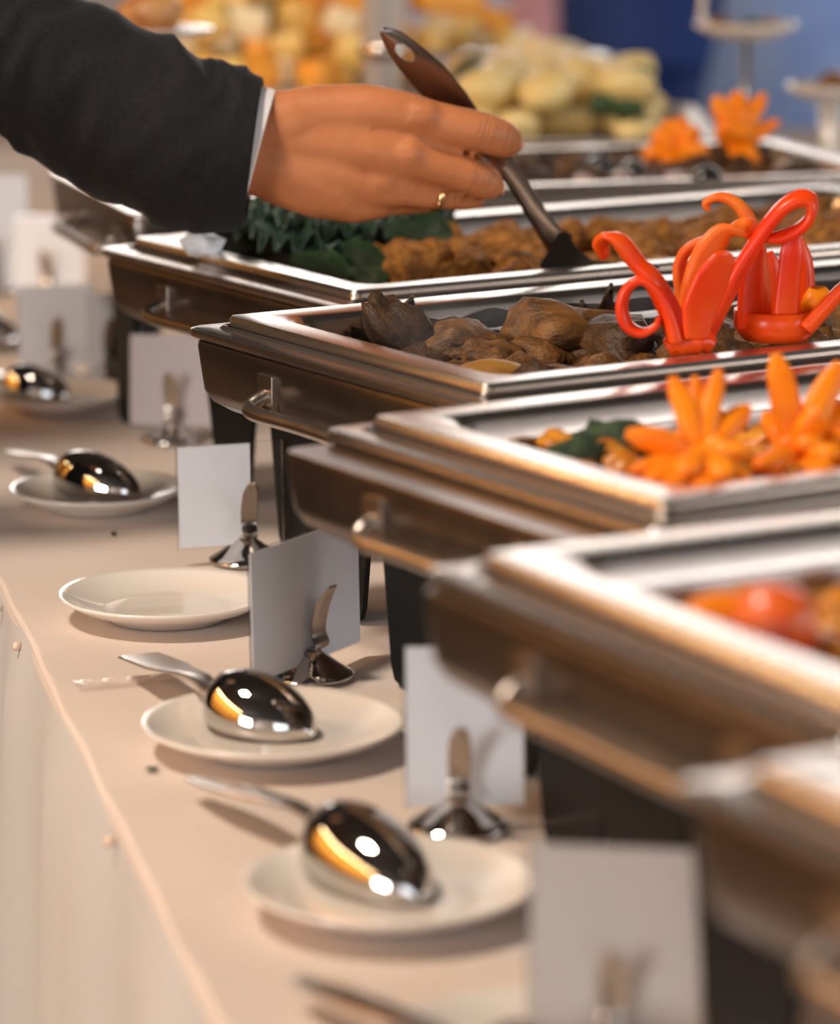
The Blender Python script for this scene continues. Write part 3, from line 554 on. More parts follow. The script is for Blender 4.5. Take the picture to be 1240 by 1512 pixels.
card((-10, 430), R(10), .085, .12, 'tall blurred white card cut by the left frame edge', lean=-.05, off=0)
card((905, 1580), R(-8), .080, .094, 'large blurred card in the bottom right foreground, shade put into its paper colour', lean=-.05, off=0, br=.034, tint='paper_shade')
# ------------------------------------------------------------------ the serving slice in the hand
YH_ = 2.64
def flat_outline(pts, Y0, nrm_y, th):
    """outline points -> front/back faces; nrm_y(t along y px) gives the distance"""
    k = len(pts); V = []
    for s in (-th/2, th/2):
        for x, y in pts: V.append(atd(x, y, Y0 + nrm_y(y) + s))
    return V, [tuple(range(k-1, -1, -1)), tuple(range(k, 2*k))] + [(i, (i+1) % k, k+(i+1) % k, k+i) for i in range(k)]
slc = empty('serving_slice', atd(800, 340, YH_+.035)); tag(slc, 'steel serving utensil with a holed handle held over the chicken', 'serving utensil'); c = Vector(slc.location)
cen = [(563, 44), (580, 58), (605, 84), (635, 115), (668, 152), (700, 190), (735, 232), (765, 272), (790, 312), (812, 345), (828, 362)]
hw = [5, 17, 25, 29, 27, 20, 15.5, 15, 15.5, 18, 24]
def ydep(y): return .035 + (y-200)/400*.05
Pc = []
for i, (x, y) in enumerate(cen): Pc.append(atd(x, y, YH_ + ydep(y)))
P = catmull(Pc, 6); Wl = []
for i in range(len(P)): Wl.append(lerplist(hw, i/(len(P)-1))*2.66/FPX)
def strip(P, Wl, th, wdir, hole=None, seg=10):
    V, F = [], []; n = len(P)
    for s in (-1, 1):
        for i, p in enumerate(P):
            T = (P[min(i+1, n-1)]-P[max(i-1, 0)]).normalized(); A = Vector(wdir)-T*T.dot(Vector(wdir)); A.normalize(); B = T.cross(A)
            for j in range(seg+1): u = -1+2*j/seg; V.append(p + A*(u*Wl[i]) + B*(s*th/2 + .0015*(1-u*u)))
    st = n*(seg+1); inh = lambda i, j: hole and hole(P[i], i, j)
    quad = {}
    for i in range(n-1):
        for j in range(seg):
            if hole and hole(i, j): continue
            quad[(i, j)] = 1; a = i*(seg+1)+j; F.append((a, a+1, a+seg+2, a+seg+1)); F.append((st+a, st+a+seg+1, st+a+seg+2, st+a+1))
    for (i, j) in quad:
        a = i*(seg+1)+j
        for nb, e in (((i-1, j), (a, a+1)), ((i+1, j), (a+seg+1, a+seg+2)), ((i, j-1), (a, a+seg+1)), ((i, j+1), (a+1, a+seg+2))):
            if nb not in quad: F.append((e[0], e[1], e[1]+st, e[0]+st))
    return V, F
# fine strip with an oval hole
P = catmull(Pc, 14); Wl = [lerplist(hw, i/(len(P)-1))*2.66/FPX for i in range(len(P))]
hc = min(range(len(P)), key=lambda i: (P[i]-atd(598, 76, YH_+ydep(76))).length); dl = (P[hc+1]-P[hc]).length
def hole(i, j): return ((i+.5-hc)*dl/.0088)**2 + (((j+.5)/24*2-1)*Wl[min(i, len(Wl)-1)]/.0060)**2 < 1
_T = (Pc[-1]-Pc[0]).normalized(); V, F = strip(P, Wl, .0022, Vector((-.30, -.92, -.20)).cross(_T), hole, 24)
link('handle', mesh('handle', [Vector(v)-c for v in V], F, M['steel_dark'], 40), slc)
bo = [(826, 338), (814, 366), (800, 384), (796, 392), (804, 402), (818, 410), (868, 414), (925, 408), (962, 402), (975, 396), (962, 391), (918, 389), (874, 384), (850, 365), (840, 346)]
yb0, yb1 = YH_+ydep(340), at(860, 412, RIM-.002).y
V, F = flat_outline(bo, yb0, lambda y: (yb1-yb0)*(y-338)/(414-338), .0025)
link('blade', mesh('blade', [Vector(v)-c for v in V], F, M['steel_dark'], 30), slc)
# ------------------------------------------------------------------ person in the dark suit (hand, arm, body)
def caps(chain):
    """chain of (point, radius): overlapping spheres and cones"""
    parts = []
    for p, r in chain: parts.append(([p + v*r for v in ICO2[0]], ICO2[1]))
    for (p, r), (q, s) in zip(chain[:-1], chain[1:]):
        d = q-p
        if d.length < 1e-5: continue
        T = d.normalized(); A = T.orthogonal().normalized(); B = T.cross(A); l = []
        for c_, rr in ((p, r), (q, s)): l.append([c_ + A*(rr*math.cos(2*PI*j/16)) + B*(rr*math.sin(2*PI*j/16)) for j in range(16)])
        parts.append(loft(l))
    return parts
def fuse(name, parts, m, voxel, smooth=6, fac=.5):
    me = mesh(name, *join(*parts), None); o = link(name+'_tmp', me)
    r = o.modifiers.new('r', 'REMESH'); r.mode = 'VOXEL'; r.voxel_size = voxel; r.use_smooth_shade = True
    s = o.modifiers.new('s', 'SMOOTH'); s.iterations = smooth; s.factor = fac
    dg = bpy.context.evaluated_depsgraph_get(); dg.update()
    out = bpy.data.meshes.new_from_object(o.evaluated_get(dg)); out.name = name
    bpy.data.objects.remove(o); out.materials.clear(); out.materials.append(m)
    out.polygons.foreach_set('use_smooth', [True]*len(out.polygons)); return out
def hp_(x, y, r, dy=0.0): Y = YH_+dy; return (atd(x, y, Y), r*Y/FPX)
hand_chains = [
    [hp_(250, 170, 66, .0), hp_(330, 190, 62, 0), hp_(390, 188, 52, 0), hp_(440, 182, 52, .0)],
    [hp_(250, 200, 66, .0), hp_(330, 225, 62, 0), hp_(390, 238, 52, 0), hp_(450, 256, 52, .0), hp_(500, 282, 44, 0)],
    [hp_(400, 185, 48), hp_(470, 170, 45, 0), hp_(540, 165, 42, -.002), hp_(600, 172, 37, -.004), hp_(632, 180, 34, -.004)],
    [hp_(410, 205, 48), hp_(500, 212, 44, -.004), hp_(570, 225, 39, -.008), hp_(612, 234, 34, -.009)],
    [hp_(410, 235, 48), hp_(490, 252, 45, -.002), hp_(555, 272, 36, -.004), hp_(590, 278, 29, -.004)],
    [hp_(410, 255, 48), hp_(470, 278, 46, .003), hp_(525, 294, 37, .004), hp_(560, 296, 28, .006)],
    [hp_(628, 172, 26, -.013), hp_(612, 172, 27, -.011)], [hp_(604, 228, 25, -.017), hp_(586, 226, 26, -.014)], [hp_(566, 268, 24, -.012), hp_(548, 266, 25, -.010)],
    [hp_(430, 205, 58, .004), hp_(520, 212, 56, .006), hp_(580, 218, 50, .006)], [hp_(430, 240, 56, .004), hp_(510, 256, 56, .006), hp_(560, 262, 42, .004)],
    # index
    [hp_(620, 178, 35, -.004), hp_(668, 186, 31, -.005), hp_(708, 194, 30.5, -.003), hp_(735, 203, 29.5, .004), hp_(745, 207, 27.5, .012), hp_(746, 209, 25, .020)],
    # middle
    [hp_(606, 234, 33, -.008), hp_(650, 247, 27, -.009), hp_(692, 260, 26.5, -.006), hp_(713, 268, 27, .002), hp_(720, 272, 25, .010), hp_(720, 273, 22, .018)],
    # ring
    [hp_(585, 276, 28, -.004), hp_(622, 285, 23, .0), hp_(660, 291, 19, .008), hp_(688, 295, 17, .020), hp_(702, 294, 15, .032), hp_(705, 288, 13, .042)],
    # little
    [hp_(555, 294, 27, .006), hp_(600, 298, 20, .016), hp_(635, 298, 16, .030), hp_(650, 290, 14, .045)],
    # thumb on the far side
    [hp_(430, 200, 44, .02), hp_(500, 185, 38, .040), hp_(575, 178, 29, .058), hp_(640, 190, 25, .066), hp_(690, 212, 22, .066), hp_(706, 220, 18, .064)],
    [hp_(470, 230, 40, .02), hp_(560, 230, 30, .03)],
]
sh = Vector((-.70, 2.46, 1.42)); el = atd(-190, -20, YH_-.05); wr = hp_(250, 185, 60)[0]
head = Vector((-.66, 2.66, 1.72)); neck = Vector((-.74, 2.66, 1.50)); pel = Vector((-.86, 2.66, .95)); ls = Vector((-.76, 2.88, 1.40))
body_parts = []
for ch in hand_chains: body_parts += caps(ch)
def cp(*a): return caps(list(a))
body_parts += cp((wr, .034), (el, .044), (sh, .055))
body_parts += cp((sh, .06), (neck-Vector((.02, 0, .06)), .07), (ls, .06))
body_parts += cp((neck-Vector((.02, 0, .1)), .075), (neck, .056), (head-Vector((.01, 0, .08)), .06))
body_parts += cp((neck-Vector((.02, 0, .12)), .11), (pel.lerp(neck, .5), .12), (pel, .13))
body_parts += cp((ls, .05), (ls+Vector((-.06, .06, -.30)), .042), (ls+Vector((.02, .08, -.54)), .032), (ls+Vector((.05, .08, -.64)), .036))
for i, dx in enumerate((-.024, -.008, .008, .024)):
    b0 = ls+Vector((.05+dx, .08, -.66)); body_parts += cp((b0, .010), (b0+Vector((.004, 0, -.04)), .0095), (b0+Vector((.002, -.012, -.075+abs(dx)*.4)), .008))
b0 = ls+Vector((.075, .07, -.62)); body_parts += cp((b0, .013), (b0+Vector((.022, -.02, -.03)), .011), (b0+Vector((.026, -.028, -.055)), .009))
for s in (-1, 1):
    h_ = pel+Vector((0, .09*s, -.04)); body_parts += cp((h_, .09), (h_+Vector((.02, .01*s, -.43)), .058), (h_+Vector((-.01, .01*s, -.86)), .042))
# head: skull, jaw, nose, ears, lips, brow
def ell(c_, sx, sy, sz): return ([c_ + Vector((v.x*sx, v.y*sy, v.z*sz)) for v in ICO3[0]], ICO3[1])
body_parts += [ell(head+Vector((-.01, 0, .02)), .098, .076, .098), ell(head+Vector((.025, 0, -.05)), .062, .056, .07), ell(head+Vector((.04, 0, -.095)), .034, .032, .026)]
body_parts += cp((head+Vector((.088, 0, .0)), .012), (head+Vector((.110, 0, -.034)), .014))
body_parts += [ell(head+Vector((.082, 0, -.066)), .012, .022, .006), ell(head+Vector((.080, 0, -.078)), .011, .020, .006), ell(head+Vector((.083, 0, .018)), .012, .052, .008)]
for s in (-1, 1): body_parts += [ell(head+Vector((-.005, .077*s, -.015)), .018, .008, .030)]
pme = fuse('person', body_parts, M['skin'], .0030, 5, .5)
bm = bmesh.new(); bm.from_mesh(pme)
xa, za = atd(540, 200, YH_).x, atd(600, 330, YH_).z-.01
fs = [f for f in bm.faces if f.calc_center_median().x > xa and abs(f.calc_center_median().y-YH_) < .12]
es = list({e for f in fs for e in f.edges}); bmesh.ops.subdivide_edges(bm, edges=es, cuts=2, use_grid_fill=True)
bm.normal_update()
creases = []
def crease(px, py, qx, qy, dy, offs, amp, rad):
    p, q = atd(px, py, YH_+dy), atd(qx, qy, YH_+dy); d = (q-p).normalized()
    for o_, a_ in offs: creases.append((p + d*(o_*YH_/FPX), d, a_*amp, rad*YH_/FPX))
crease(715, 193, 745, 203, 0, ((-7, .7), (0, 1.2), (6, .8), (36, .9)), .00075, 38)
crease(700, 262, 725, 270, 0, ((-7, .7), (0, 1.2), (6, .8), (26, .8)), .00075, 34)
crease(660, 291, 690, 295, .004, ((14, 1),), .0006, 24)
for v in bm.verts:
    if v.co.x < xa or v.normal.y > -.05: continue
    for p, d, a_, rad in creases:
        r_ = v.co-p; t = r_.dot(d)
        if abs(t) < .004 and (r_-d*t).length < rad: v.co -= v.normal*(a_*math.exp(-(t/.0009)**2)*min(1, -v.normal.y*1.5)); 
bm.to_mesh(pme); bm.free(); pme.polygons.foreach_set('use_smooth', [True]*len(pme.polygons))
pers = link('person', pme); tag(pers, 'person in a dark suit jacket and gold ring reaching with a serving utensil', 'person')
def ppart(name, me): return link(name, me, pers)
for s in (-1, 1):
    V, F = ell(head+Vector((.082, .030*s, .002)), .010, .013, .010); ey = ppart('eye', mesh('eye', V, F, M['porcelain']))
    V, F = ell(head+Vector((.089, .030*s, .002)), .004, .006, .006); link('iris', mesh('iris', V, F, M['olive']), ey)
hv, hf = ell(head+Vector((-.022, 0, .040)), .104, .086, .092)
ppart('hair', mesh('hair', [v + Vector((0, 0, .006*noise.noise(v*40))) for v in hv], hf, M['hair']))
# nails
for x, y, dy, r in ((768, 213, .014, 8), (741, 279, .013, 8)):
    V, F = ell(atd(x, y, YH_+dy), .0026, .0050, .0045); ppart('fingernail', mesh('fingernail', V, F, M['nail']))
# ring on the ring finger
c0, c1 = hp_(622, 285, 23, .0)[0], hp_(660, 291, 19, .008)[0]; ax = (c1-c0).normalized(); cc = c0.lerp(c1, .58); A = ax.orthogonal().normalized(); B = ax.cross(A); rr = .0106
loops = []
for i in range(41):
    a = 2*PI*i/40; rd = A*math.cos(a)+B*math.sin(a); loops.append([cc + rd*(rr+u) + ax*v for u, v in ((0, -.0022), (.0014, -.0019), (.0017, 0), (.0014, .0019), (0, .0022))])
V, F = loft(loops, False, False); ppart('finger_ring', mesh('finger_ring', V, F, M['gold']))
# sleeve, lofted with folds
def sleeve(path, radii, m, name, fold=1.0, sq=.92, n=64, per=14, open_end=False, thick=.003):
    P = catmull(path, per); loops = []; prev = None; mN = len(P)
    for i, p in enumerate(P):
        T = (P[min(i+1, mN-1)]-P[max(i-1, 0)]).normalized(); A = Vector((0, 1, 0)); A = (A-T*T.dot(A)).normalized(); B = T.cross(A); r = lerplist(radii, i/(mN-1)); L = []
        for j in range(n):
            a = 2*PI*j/n; q = p + A*(math.cos(a)*r*sq) + B*(math.sin(a)*r)
            s = i/(mN-1)
            w1 = noise.noise(Vector((q.x*9+q.z*11, q.z*5-q.x*3, q.y*6)))
            n1 = noise.noise(Vector((q.x*20+q.z*9+w1*1.2, q.z*6-q.x*4, q.y*7+3)))
            n2 = noise.noise(Vector((q.x*42-q.z*16+w1*2, q.z*9, q.y*10+8)))
            f = fold*(0.0085*(.45-abs(n1)*1.9) + .0045*(.3-abs(n2)*1.5) + .004*w1)*min(1, (1-s)*3.2+.02)
            L.append(q + (A*math.cos(a)+B*math.sin(a))*f)
        loops.append(L)
    # turn the open end inwards so the fabric has thickness
    last = loops[-1]; c_ = P[-1]; d_ = (P[-1]-P[-2]).normalized()
    loops.append([c_ + (v-c_)*.965 + d_*.0008 for v in last]); loops.append([c_ + (v-c_)*.93 - d_*.02 for v in last])
    return mesh(name, *loft(loops, True, False), m)
# the cuff plane leans: shear the last loops so the opening follows the cuff line in the photograph
sp = [sh + Vector((-.03, .0, .03)), sh.lerp(el, .5)+Vector((-.01, 0, .0)), el, atd(-60, 40, YH_-.02), atd(60, 100, YH_-.01), atd(170, 158, YH_), atd(270, 203, YH_), atd(338, 220, YH_), atd(374, 225, YH_)]
sr = [.085, .076, .066, .061, .0605, .0655, .067, .063, .0565]
sme = sleeve(sp, sr, M['suit'], 'jacket_sleeve'); ppart('jacket_sleeve', sme)
cuffp = [atd(338, 216, YH_), atd(354, 220, YH_), atd(370, 223, YH_), atd(381, 226, YH_)]
ppart('shirt_cuff', sleeve(cuffp, [.047, .048, .0490, .049], M['shirt'], 'shirt_cuff', 0.05))
# jacket, second sleeve, trousers, shoes
jk = []
tz = [(pel+Vector((0, 0, -.16)), .185, .215), (pel, .165, .19), (pel+Vector((.03, 0, .15)), .150, .175), (pel.lerp(neck, .6), .150, .195), (neck+Vector((-.03, 0, -.12)), .135, .215), (neck+Vector((-.02, 0, -.05)), .10, .14), (neck+Vector((0, 0, .0)), .066, .068)]
LPS = [[p + Vector((a*math.cos(2*PI*j/48), b*math.sin(2*PI*j/48), .0)) + Vector((.006*noise.noise(p*9+Vector((j*.4, 0, 0))), 0, 0)) for j in range(48)] for p, a, b in tz]
ppart('jacket', mesh('jacket', *loft(LPS, True, False), M['suit']))
ppart('jacket_sleeve', sleeve([ls+Vector((0, -.01, .03)), ls+Vector((-.04, .04, -.15)), ls+Vector((-.06, .06, -.30)), ls+Vector((-.02, .07, -.44)), ls+Vector((.02, .08, -.57))], [.08, .074, .066, .058, .054], M['suit'], 'jacket_sleeve'))
for s in (-1, 1):
    h_ = pel+Vector((0, .09*s, -.04))
    ppart('trouser_leg', sleeve([h_+Vector((0, 0, -.02)), h_+Vector((.01, .005*s, -.22)), h_+Vector((.02, .01*s, -.43)), h_+Vector((0, .01*s, -.66)), h_+Vector((-.01, .01*s, -.88))], [.115, .100, .080, .072, .075], M['trouser'], 'trouser_leg', .8))
    V, F = ell(h_+Vector((.055, .01*s, -.875)), .135, .046, .034); ppart('shoe', mesh('shoe', [Vector((v.x, v.y, max(v.z, 0.001))) for v in V], F, M['shoe']))
# ------------------------------------------------------------------ far displays: risers, trays, heaps
def rbox(name, c, sx, sy, sz, rz, m, r=.01):
    V, F = loft([rrect(-sx/2, sx/2, -sy/2, sy/2, r, 0), rrect(-sx/2, sx/2, -sy/2, sy/2, r, sz-.006), rrect(-sx/2+.006, sx/2-.006, -sy/2+.006, sy/2-.006, r, sz)])
    return link(name, mesh(name, V, F, m, 40), None, c, (0, 0, rz))
def tray(name, c, sx, sy, rz, m, label, cat='tray'):
    LP = [rrect(-sx/2+i, sx/2-i, -sy/2+i, sy/2-i, r, z) for i, z, r in ((.03, 0, .03), (.02, .001, .035), (.005, .016, .04), (0, .018, .042), (.001, .020, .042), (.008, .019, .04), (.022, .005, .035), (.04, .004, .03))]
    o = link(name, mesh(name, *loft(LP), m, 40), None, c, (0, 0, rz)); tag(o, label, cat); return o
def heap(c, sx, sy, rz, meshes, n, base_z, layer, size, name, label, cat, group, flat=1.0, pyramid=.75, mind=.7):
    Rm = Matrix.Rotation(rz, 3, 'Z')
    for l, cnt in enumerate(n):
        f = pyramid**l; pts = []; t = 0
        while len(pts) < cnt and t < 3000:
            t += 1; x, y = random.uniform(-sx/2, sx/2)*f, random.uniform(-sy/2, sy/2)*f
            if any((x-a)**2+(y-b)**2 < (size*2*mind)**2 for a, b in pts): continue
            pts.append((x, y)); s = size*random.uniform(.85, 1.15)
            o = link(name, random.choice(meshes), None, Vector(c)+Rm @ Vector((x, y, base_z+layer*l)), (random.uniform(-.4, .4), random.uniform(-.4, .4), random.uniform(0, 6)), (s*1.25, s, s*flat)); tag(o, label[o.data.materials[0].name] if isinstance(label, dict) else label, cat, group)
# tray of yellow dumplings just behind the farthest dish
tzz = TZ+.185; fl, fr = at(620, 208, tzz+.02), at(1045, 203, tzz+.02)
az = math.atan2(fr.y-fl.y, fr.x-fl.x)*0; cen_ = (fl+fr)/2; tw = (fr-fl).length+.03; c1_ = Vector((cen_.x, cen_.y+.20, tzz))
tag(rbox('riser', (c1_.x, c1_.y, TZ), tw*.7, .30, tzz-TZ, az, M['white_cloth']), 'white draped riser under the tray of yellow dumplings', 'riser')
tray('serving_tray', c1_, tw, .40, az, M['tray_steel'], 'steel tray of pale yellow dumplings behind the far carrot carving')
dm = [mesh('dumpling', *blob(100+k, .15, 1.0, .02, base=ICO2), M['dumpling']) for k in range(4)]
heap(c1_, tw-.10, .28, az, dm, (20, 12), .026, .036, .029, 'dumpling', 'pale yellow oval dumpling heaped with green herbs behind the far dish', 'dumpling', 'dumplings on the far tray', .75, .8)
hm = [mesh('herb_sprig', *blob(110+k, .5, 2.2, .4, base=ICO2), M['herb']) for k in range(3)]
heap(c1_, tw-.10, .26, az, hm, (9, 6), .045, .024, .016, 'herb_sprig', 'dark green herb sprig tucked between the yellow dumplings', 'herb', 'herbs on the dumpling tray', .8, .85)
# tray of cheese cubes further back
t2z = TZ+.185; f2 = at(520, 135, t2z+.02); c2_ = Vector((-.17, f2.y+.30, t2z))
tag(rbox('riser', (c2_.x, c2_.y, TZ), .30, .40, t2z-TZ, 0, M['white_cloth']), 'white draped riser under the wide cheese platter', 'riser')
tray('serving_tray', c2_, .38, .58, 0, M['tray_steel'], 'wide steel platter of yellow and orange cheese at the top left')
def cube(k):
    V, F = loft([rrect(-1+i, 1-i, -1+i, 1-i, .25, z, 3) for i, z in ((.12, -1), (0, -.88), (0, .88), (.12, 1))]); return V, F
cm = [mesh('cheese_cube', *cube(0), M[q]) for q in ('cheese', 'cheese', 'cream_cheese', 'orange_cheese')]
heap(c2_, .30, .44, 0, cm, (36, 28, 20, 12, 6), .030, .030, .018, 'cheese_cube', {'cheese': 'yellow cheese cube in the blurred heap on the wide platter', 'cream_cheese': 'pale cream cheese cube in the blurred heap on the wide platter', 'orange_cheese': 'orange cheese cube in the blurred heap on the wide platter'}, 'cheese', 'cheese cubes on the wide platter', 1.0, .86, .75)
V, F = blob(120, .25, 1.2, .25)
p = atd(375, 28, c2_.y-.05); tag(link('parsley_bunch', mesh('parsley_bunch', V, F, M['herb']), None, p, (0, 0, .1), (.062, .04, .021)), 'dark green parsley bunch lying on the blurred cheese heap', 'parsley')
for px, py, sx_, lb in ((285, 8, .03, 'orange cheese wedge at the top left beside the parsley'), (660, 2, .045, 'orange cheese wedge at the top behind the steel post')):
    tag(link('cheese_wedge', mesh('cheese_wedge', *cube(0), M['orange_cheese']), None, atd(px, py, c2_.y+.02), (0, .1, .5), (sx_, .025, .016)), lb, 'cheese')
# white plates of cheese right of the platter
def stand_plate(px, py, Y, r, hgt_label, foot=True, m='porcelain'):
    c = atd(px, py, Y); e = empty('footed_plate', (c.x, c.y, TZ)); tag(e, hgt_label, 'plate'); h = c.z-TZ
    link('dish', mesh('dish', *lathe([(.0001, h-.006), (r*.5, h-.006), (r*.9, h+.004), (r, h+.010), (r*.98, h+.012), (r*.85, h+.006), (r*.5, h), (.0001, h)], 48), M[m]), e)
    link('foot', mesh('foot', *lathe([(.0001, 0), (r*.6, 0), (r*.58, .006), (.014, .016), (.010, h*.5), (.014, h-.008), (.0001, h-.006)], 32), M[m]), e); return c, h
c_, h_ = stand_plate(715, 82, 4.60, .11, 'white footed plate of cheese at the top, right of the post')
for px, py, q in ((640, 60, 0), (672, 50, 1), (705, 55, 2), (735, 60, 0), (690, 28, 1), (655, 30, 2), (725, 35, 3), (765, 66, 2)):
    tag(link('cheese_cube', cm[q], None, atd(px, py, 4.58), (.2, .1, px), (.022, .022, .018)), 'cheese cube on the white footed plate at the top', 'cheese', 'cheese cubes on the footed plate')
c_, h_ = stand_plate(800, 95, 4.30, .085, 'white footed plate behind the yellow dumplings')
for px, py, q in ((770, 80, 2), (800, 76, 2), (830, 82, 2)):
    tag(link('cheese_cube', cm[q], None, atd(px, py, 4.28), (.2, .1, px), (.024, .02, .015)), 'cream cheese cube on the footed plate behind the dumplings', 'cheese', 'cream cheese cubes')
# steel display post with a side arm carrying the bun plate
pY = 3.74; pb = atd(565, 75, pY)
ds = empty('display_stand', (pb.x, pb.y, TZ)); tag(ds, 'steel display post with collar rising behind the hand and a bun plate arm', 'display stand')
link('post', mesh('post', *lathe([(.021, .012), (.021, .80), (.017, .81), (.0001, .812)], 32), M['post_steel']), ds)
link('foot', mesh('foot', *lathe([(.0001, 0), (.042, 0), (.042, .008), (.03, .014), (.0001, .014)], 40), M['steel']), ds)
zc = pb.z-TZ; link('collar', mesh('collar', *lathe([(.021, zc-.010), (.0255, zc-.008), (.0265, zc), (.0255, zc+.008), (.021, zc+.010)], 32), M['steel']), ds)
bpw = atd(245, 48, 3.42); rel = bpw - Vector((pb.x, pb.y, TZ))
P = catmull([(0, 0, rel.z-.13), (rel.x*.5, rel.y*.5, rel.z-.12), (rel.x*.92, rel.y*.92, rel.z-.10), (rel.x, rel.y, rel.z-.05), (rel.x, rel.y, rel.z-.004)], 8)
link('arm', mesh('arm', *sweep(P, .007, .007, n=12), M['steel']), ds)
bp_ = link('plate', mesh('plate', *lathe([(.0001, -.004), (.03, -.004), (.045, .002), (.047, .004), (.045, .005), (.03, .0), (.0001, 0)], 40), M['porcelain']), None, bpw); tag(bp_, 'small white plate under the glossy bun behind the sleeve', 'plate')
tag(link('bread_bun', mesh('bread_bun', *blob(130, .08, 1, .02), M['bun']), None, bpw+Vector((-.016, 0, .016)), (0, -.2, 0), (.033, .030, .024)), 'glossy golden brown bun on a small plate behind the sleeve', 'bun')
# tapas stand: thin rod carrying a filled porcelain spoon dish
tY = 4.05; tp = atd(1102, 52, tY); ts = empty('tasting_spoon_stand', (tp.x, tp.y, TZ)); tag(ts, 'small dish with upturned handle raised on a thin rod at the top right', 'serving stand'); hh = tp.z-TZ
link('rod', mesh('rod', *lathe([(.0045, .008), (.0045, hh), (.0001, hh)], 16), M['steel_dark']), ts)
link('foot', mesh('foot', *lathe([(.0001, 0), (.05, 0), (.05, .006), (.012, .012), (.0001, .012)], 32), M['steel_dark']), ts)
V, F = lathe([(.0001, 0), (.025, .001), (.045, .008), (.060, .018), (.059, .020), (.043, .011), (.024, .004), (.0001, .003)], 40)
link('dish', mesh('dish', [Vector((v[0], v[1]*.7, v[2]+hh-.006)) for v in V], F, M['porcelain']), ts)
P = catmull([(-.040, 0, hh+.008), (-.052, 0, hh+.022), (-.050, 0, hh+.040), (-.060, 0, hh+.055)], 6)
link('handle', mesh('handle', *sweep(P, [.012, .011, .010, .008], .004, (0, 1, 0), 10), M['porcelain']), ts)
fm = [mesh('meat_morsel', *blob(140+k, .3, 1.5, .1, base=ICO2), M['brown_sauce'] if k else M['herb']) for k in range(2)]
for px, py, q in ((1080, 42, 1), (1108, 38, 0), (1135, 36, 1), (1060, 34, 1)):
    tag(link('meat_morsel', fm[q], None, atd(px, py, tY), (0, 0, px), (.016, .014, .009)), 'brown morsel in the dish raised on the thin rod', 'food', 'morsels on the raised dish')
c_, h_ = stand_plate(1228, 140, 3.95, .052, 'small white footed plate with a brown morsel at the right frame edge')
tag(link('meat_morsel', fm[1], None, atd(1232, 126, 3.95), (0, 0, 1), (.025, .02, .016)), 'brown morsel on the small footed plate at the right edge', 'food')
tag(rbox('riser', (at(1200, 240, TZ+.02).x+.02, 4.35, TZ), .16, .16, .10, 0, M['white_cloth']), 'small white draped riser at the right behind the farthest dish', 'riser')
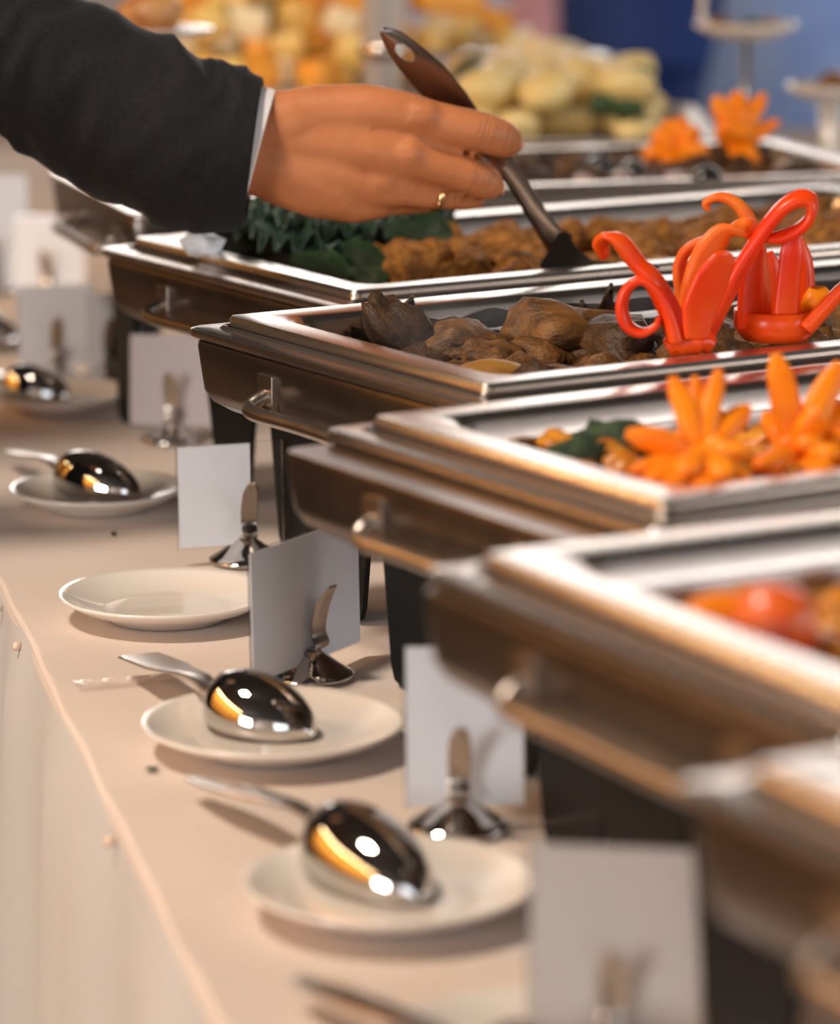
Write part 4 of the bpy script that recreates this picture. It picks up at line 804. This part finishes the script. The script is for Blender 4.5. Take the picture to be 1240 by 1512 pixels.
# ------------------------------------------------------------------ guests far behind
def guest(x, y, rz, top, bottom, label, skirt=False, hgt=1.72):
    k = hgt/1.75; b = []
    def q(*a): b.extend(caps([(Vector((px, py, pz))*k, r*k) for px, py, pz, r in a]))
    q((0, 0, 1.32, .12), (0, 0, 1.15, .125), (0, 0, .98, .13)); q((-.17, 0, 1.40, .055), (0, 0, 1.43, .075), (.17, 0, 1.40, .055)); q((0, 0, 1.42, .06), (0, -.01, 1.55, .052))
    b.append(([Vector((v.x*.075, v.y*.092-.012, v.z*.115+1.635))*k for v in ICO3[0]], ICO3[1])); q((0, -.098, 1.63, .012), (0, -.112, 1.605, .014))
    for s in (-1, 1):
        q((s*.19, 0, 1.38, .05), (s*.235, .02, 1.12, .040), (s*.17, -.20, 1.16, .030), (s*.14, -.26, 1.20, .034))
        for d in (-.02, 0, .02): q((s*.14+d, -.27, 1.20, .010), (s*.12+d, -.31, 1.22, .008), (s*.10+d*.8, -.325, 1.21, .007))
        q((s*.12, -.26, 1.22, .011), (s*.10, -.285, 1.25, .009))
        q((s*.09, 0, .94, .095), (s*.095, -.01, .50, .062), (s*.095, .01, .10, .045)); q((s*.095, .03, .04, .04), (s*.10, -.12, .03, .036))
    o = link('person', fuse('guest', b, M['skin'], .013, 4)); o.location = (x, y, 0); o.rotation_euler = (0, 0, rz); tag(o, label, 'person', None)
    L = []
    for z, a, c in ((.80, .19, .15), (.95, .178, .15), (1.12, .155, .14), (1.28, .18, .15), (1.40, .20, .11), (1.46, .12, .09), (1.50, .065, .065)): L.append([(a*math.cos(2*PI*j/40)*k, c*math.sin(2*PI*j/40)*k, z*k) for j in range(40)])
    link('top', mesh('top', *loft(L, False, False), M[top]), o)
    for s in (-1, 1):
        P = catmull([Vector((s*.18, 0, 1.40))*k, Vector((s*.235, .02, 1.12))*k, Vector((s*.18, -.17, 1.15))*k], 8); link('sleeve', mesh('sleeve', *sweep(P, [.075, .06, .05], [.075, .06, .05], n=20), M[top]), o)
    if skirt:
        L = [[(a*math.cos(2*PI*j/40)*k*(1+.05*math.sin(j*1.9)), a*.8*math.sin(2*PI*j/40)*k, z*k) for j in range(40)] for z, a in ((.95, .17), (.8, .20), (.55, .23), (.25, .26))]
        link('skirt', mesh('skirt', *loft(L, False, False), M[bottom]), o)
    else:
        for s in (-1, 1):
            P = catmull([Vector((s*.09, 0, .96))*k, Vector((s*.095, -.01, .50))*k, Vector((s*.095, .01, .06))*k], 8); link('trouser_leg', mesh('trouser_leg', *sweep(P, [.112, .09, .075], [.118, .09, .08], n=24), M[bottom]), o)
    hv = [Vector((v.x*.084, v.y*.098+.006, v.z*.108+1.665))*k for v in ICO3[0]]; link('hair', mesh('hair', hv, ICO3[1], M['hair']), o)
def gx(px, Y): return (px-620)/FPX*Y
guest(gx(975, 6.7), 6.7, .1, 'navy', 'navy', 'blurred guest in navy clothes standing behind the buffet')
guest(gx(1215, 6.0), 6.0, -.3, 'lightblue', 'lightblue', 'blurred guest in light blue at the right frame edge', True)
guest(gx(870, 7.4), 7.4, .2, 'pink', 'pink', 'blurred guest in a pink dress behind the far plates', True, 1.66)
guest(gx(1040, 8.4), 8.4, 0, 'paleblue', 'navy', 'blurred guest in a pale blue top seen between navy and light blue')
guest(gx(700, 8.6), 8.6, 0, 'paleblue', 'paleblue', 'blurred guest in pale clothes left of the pink dress', True)
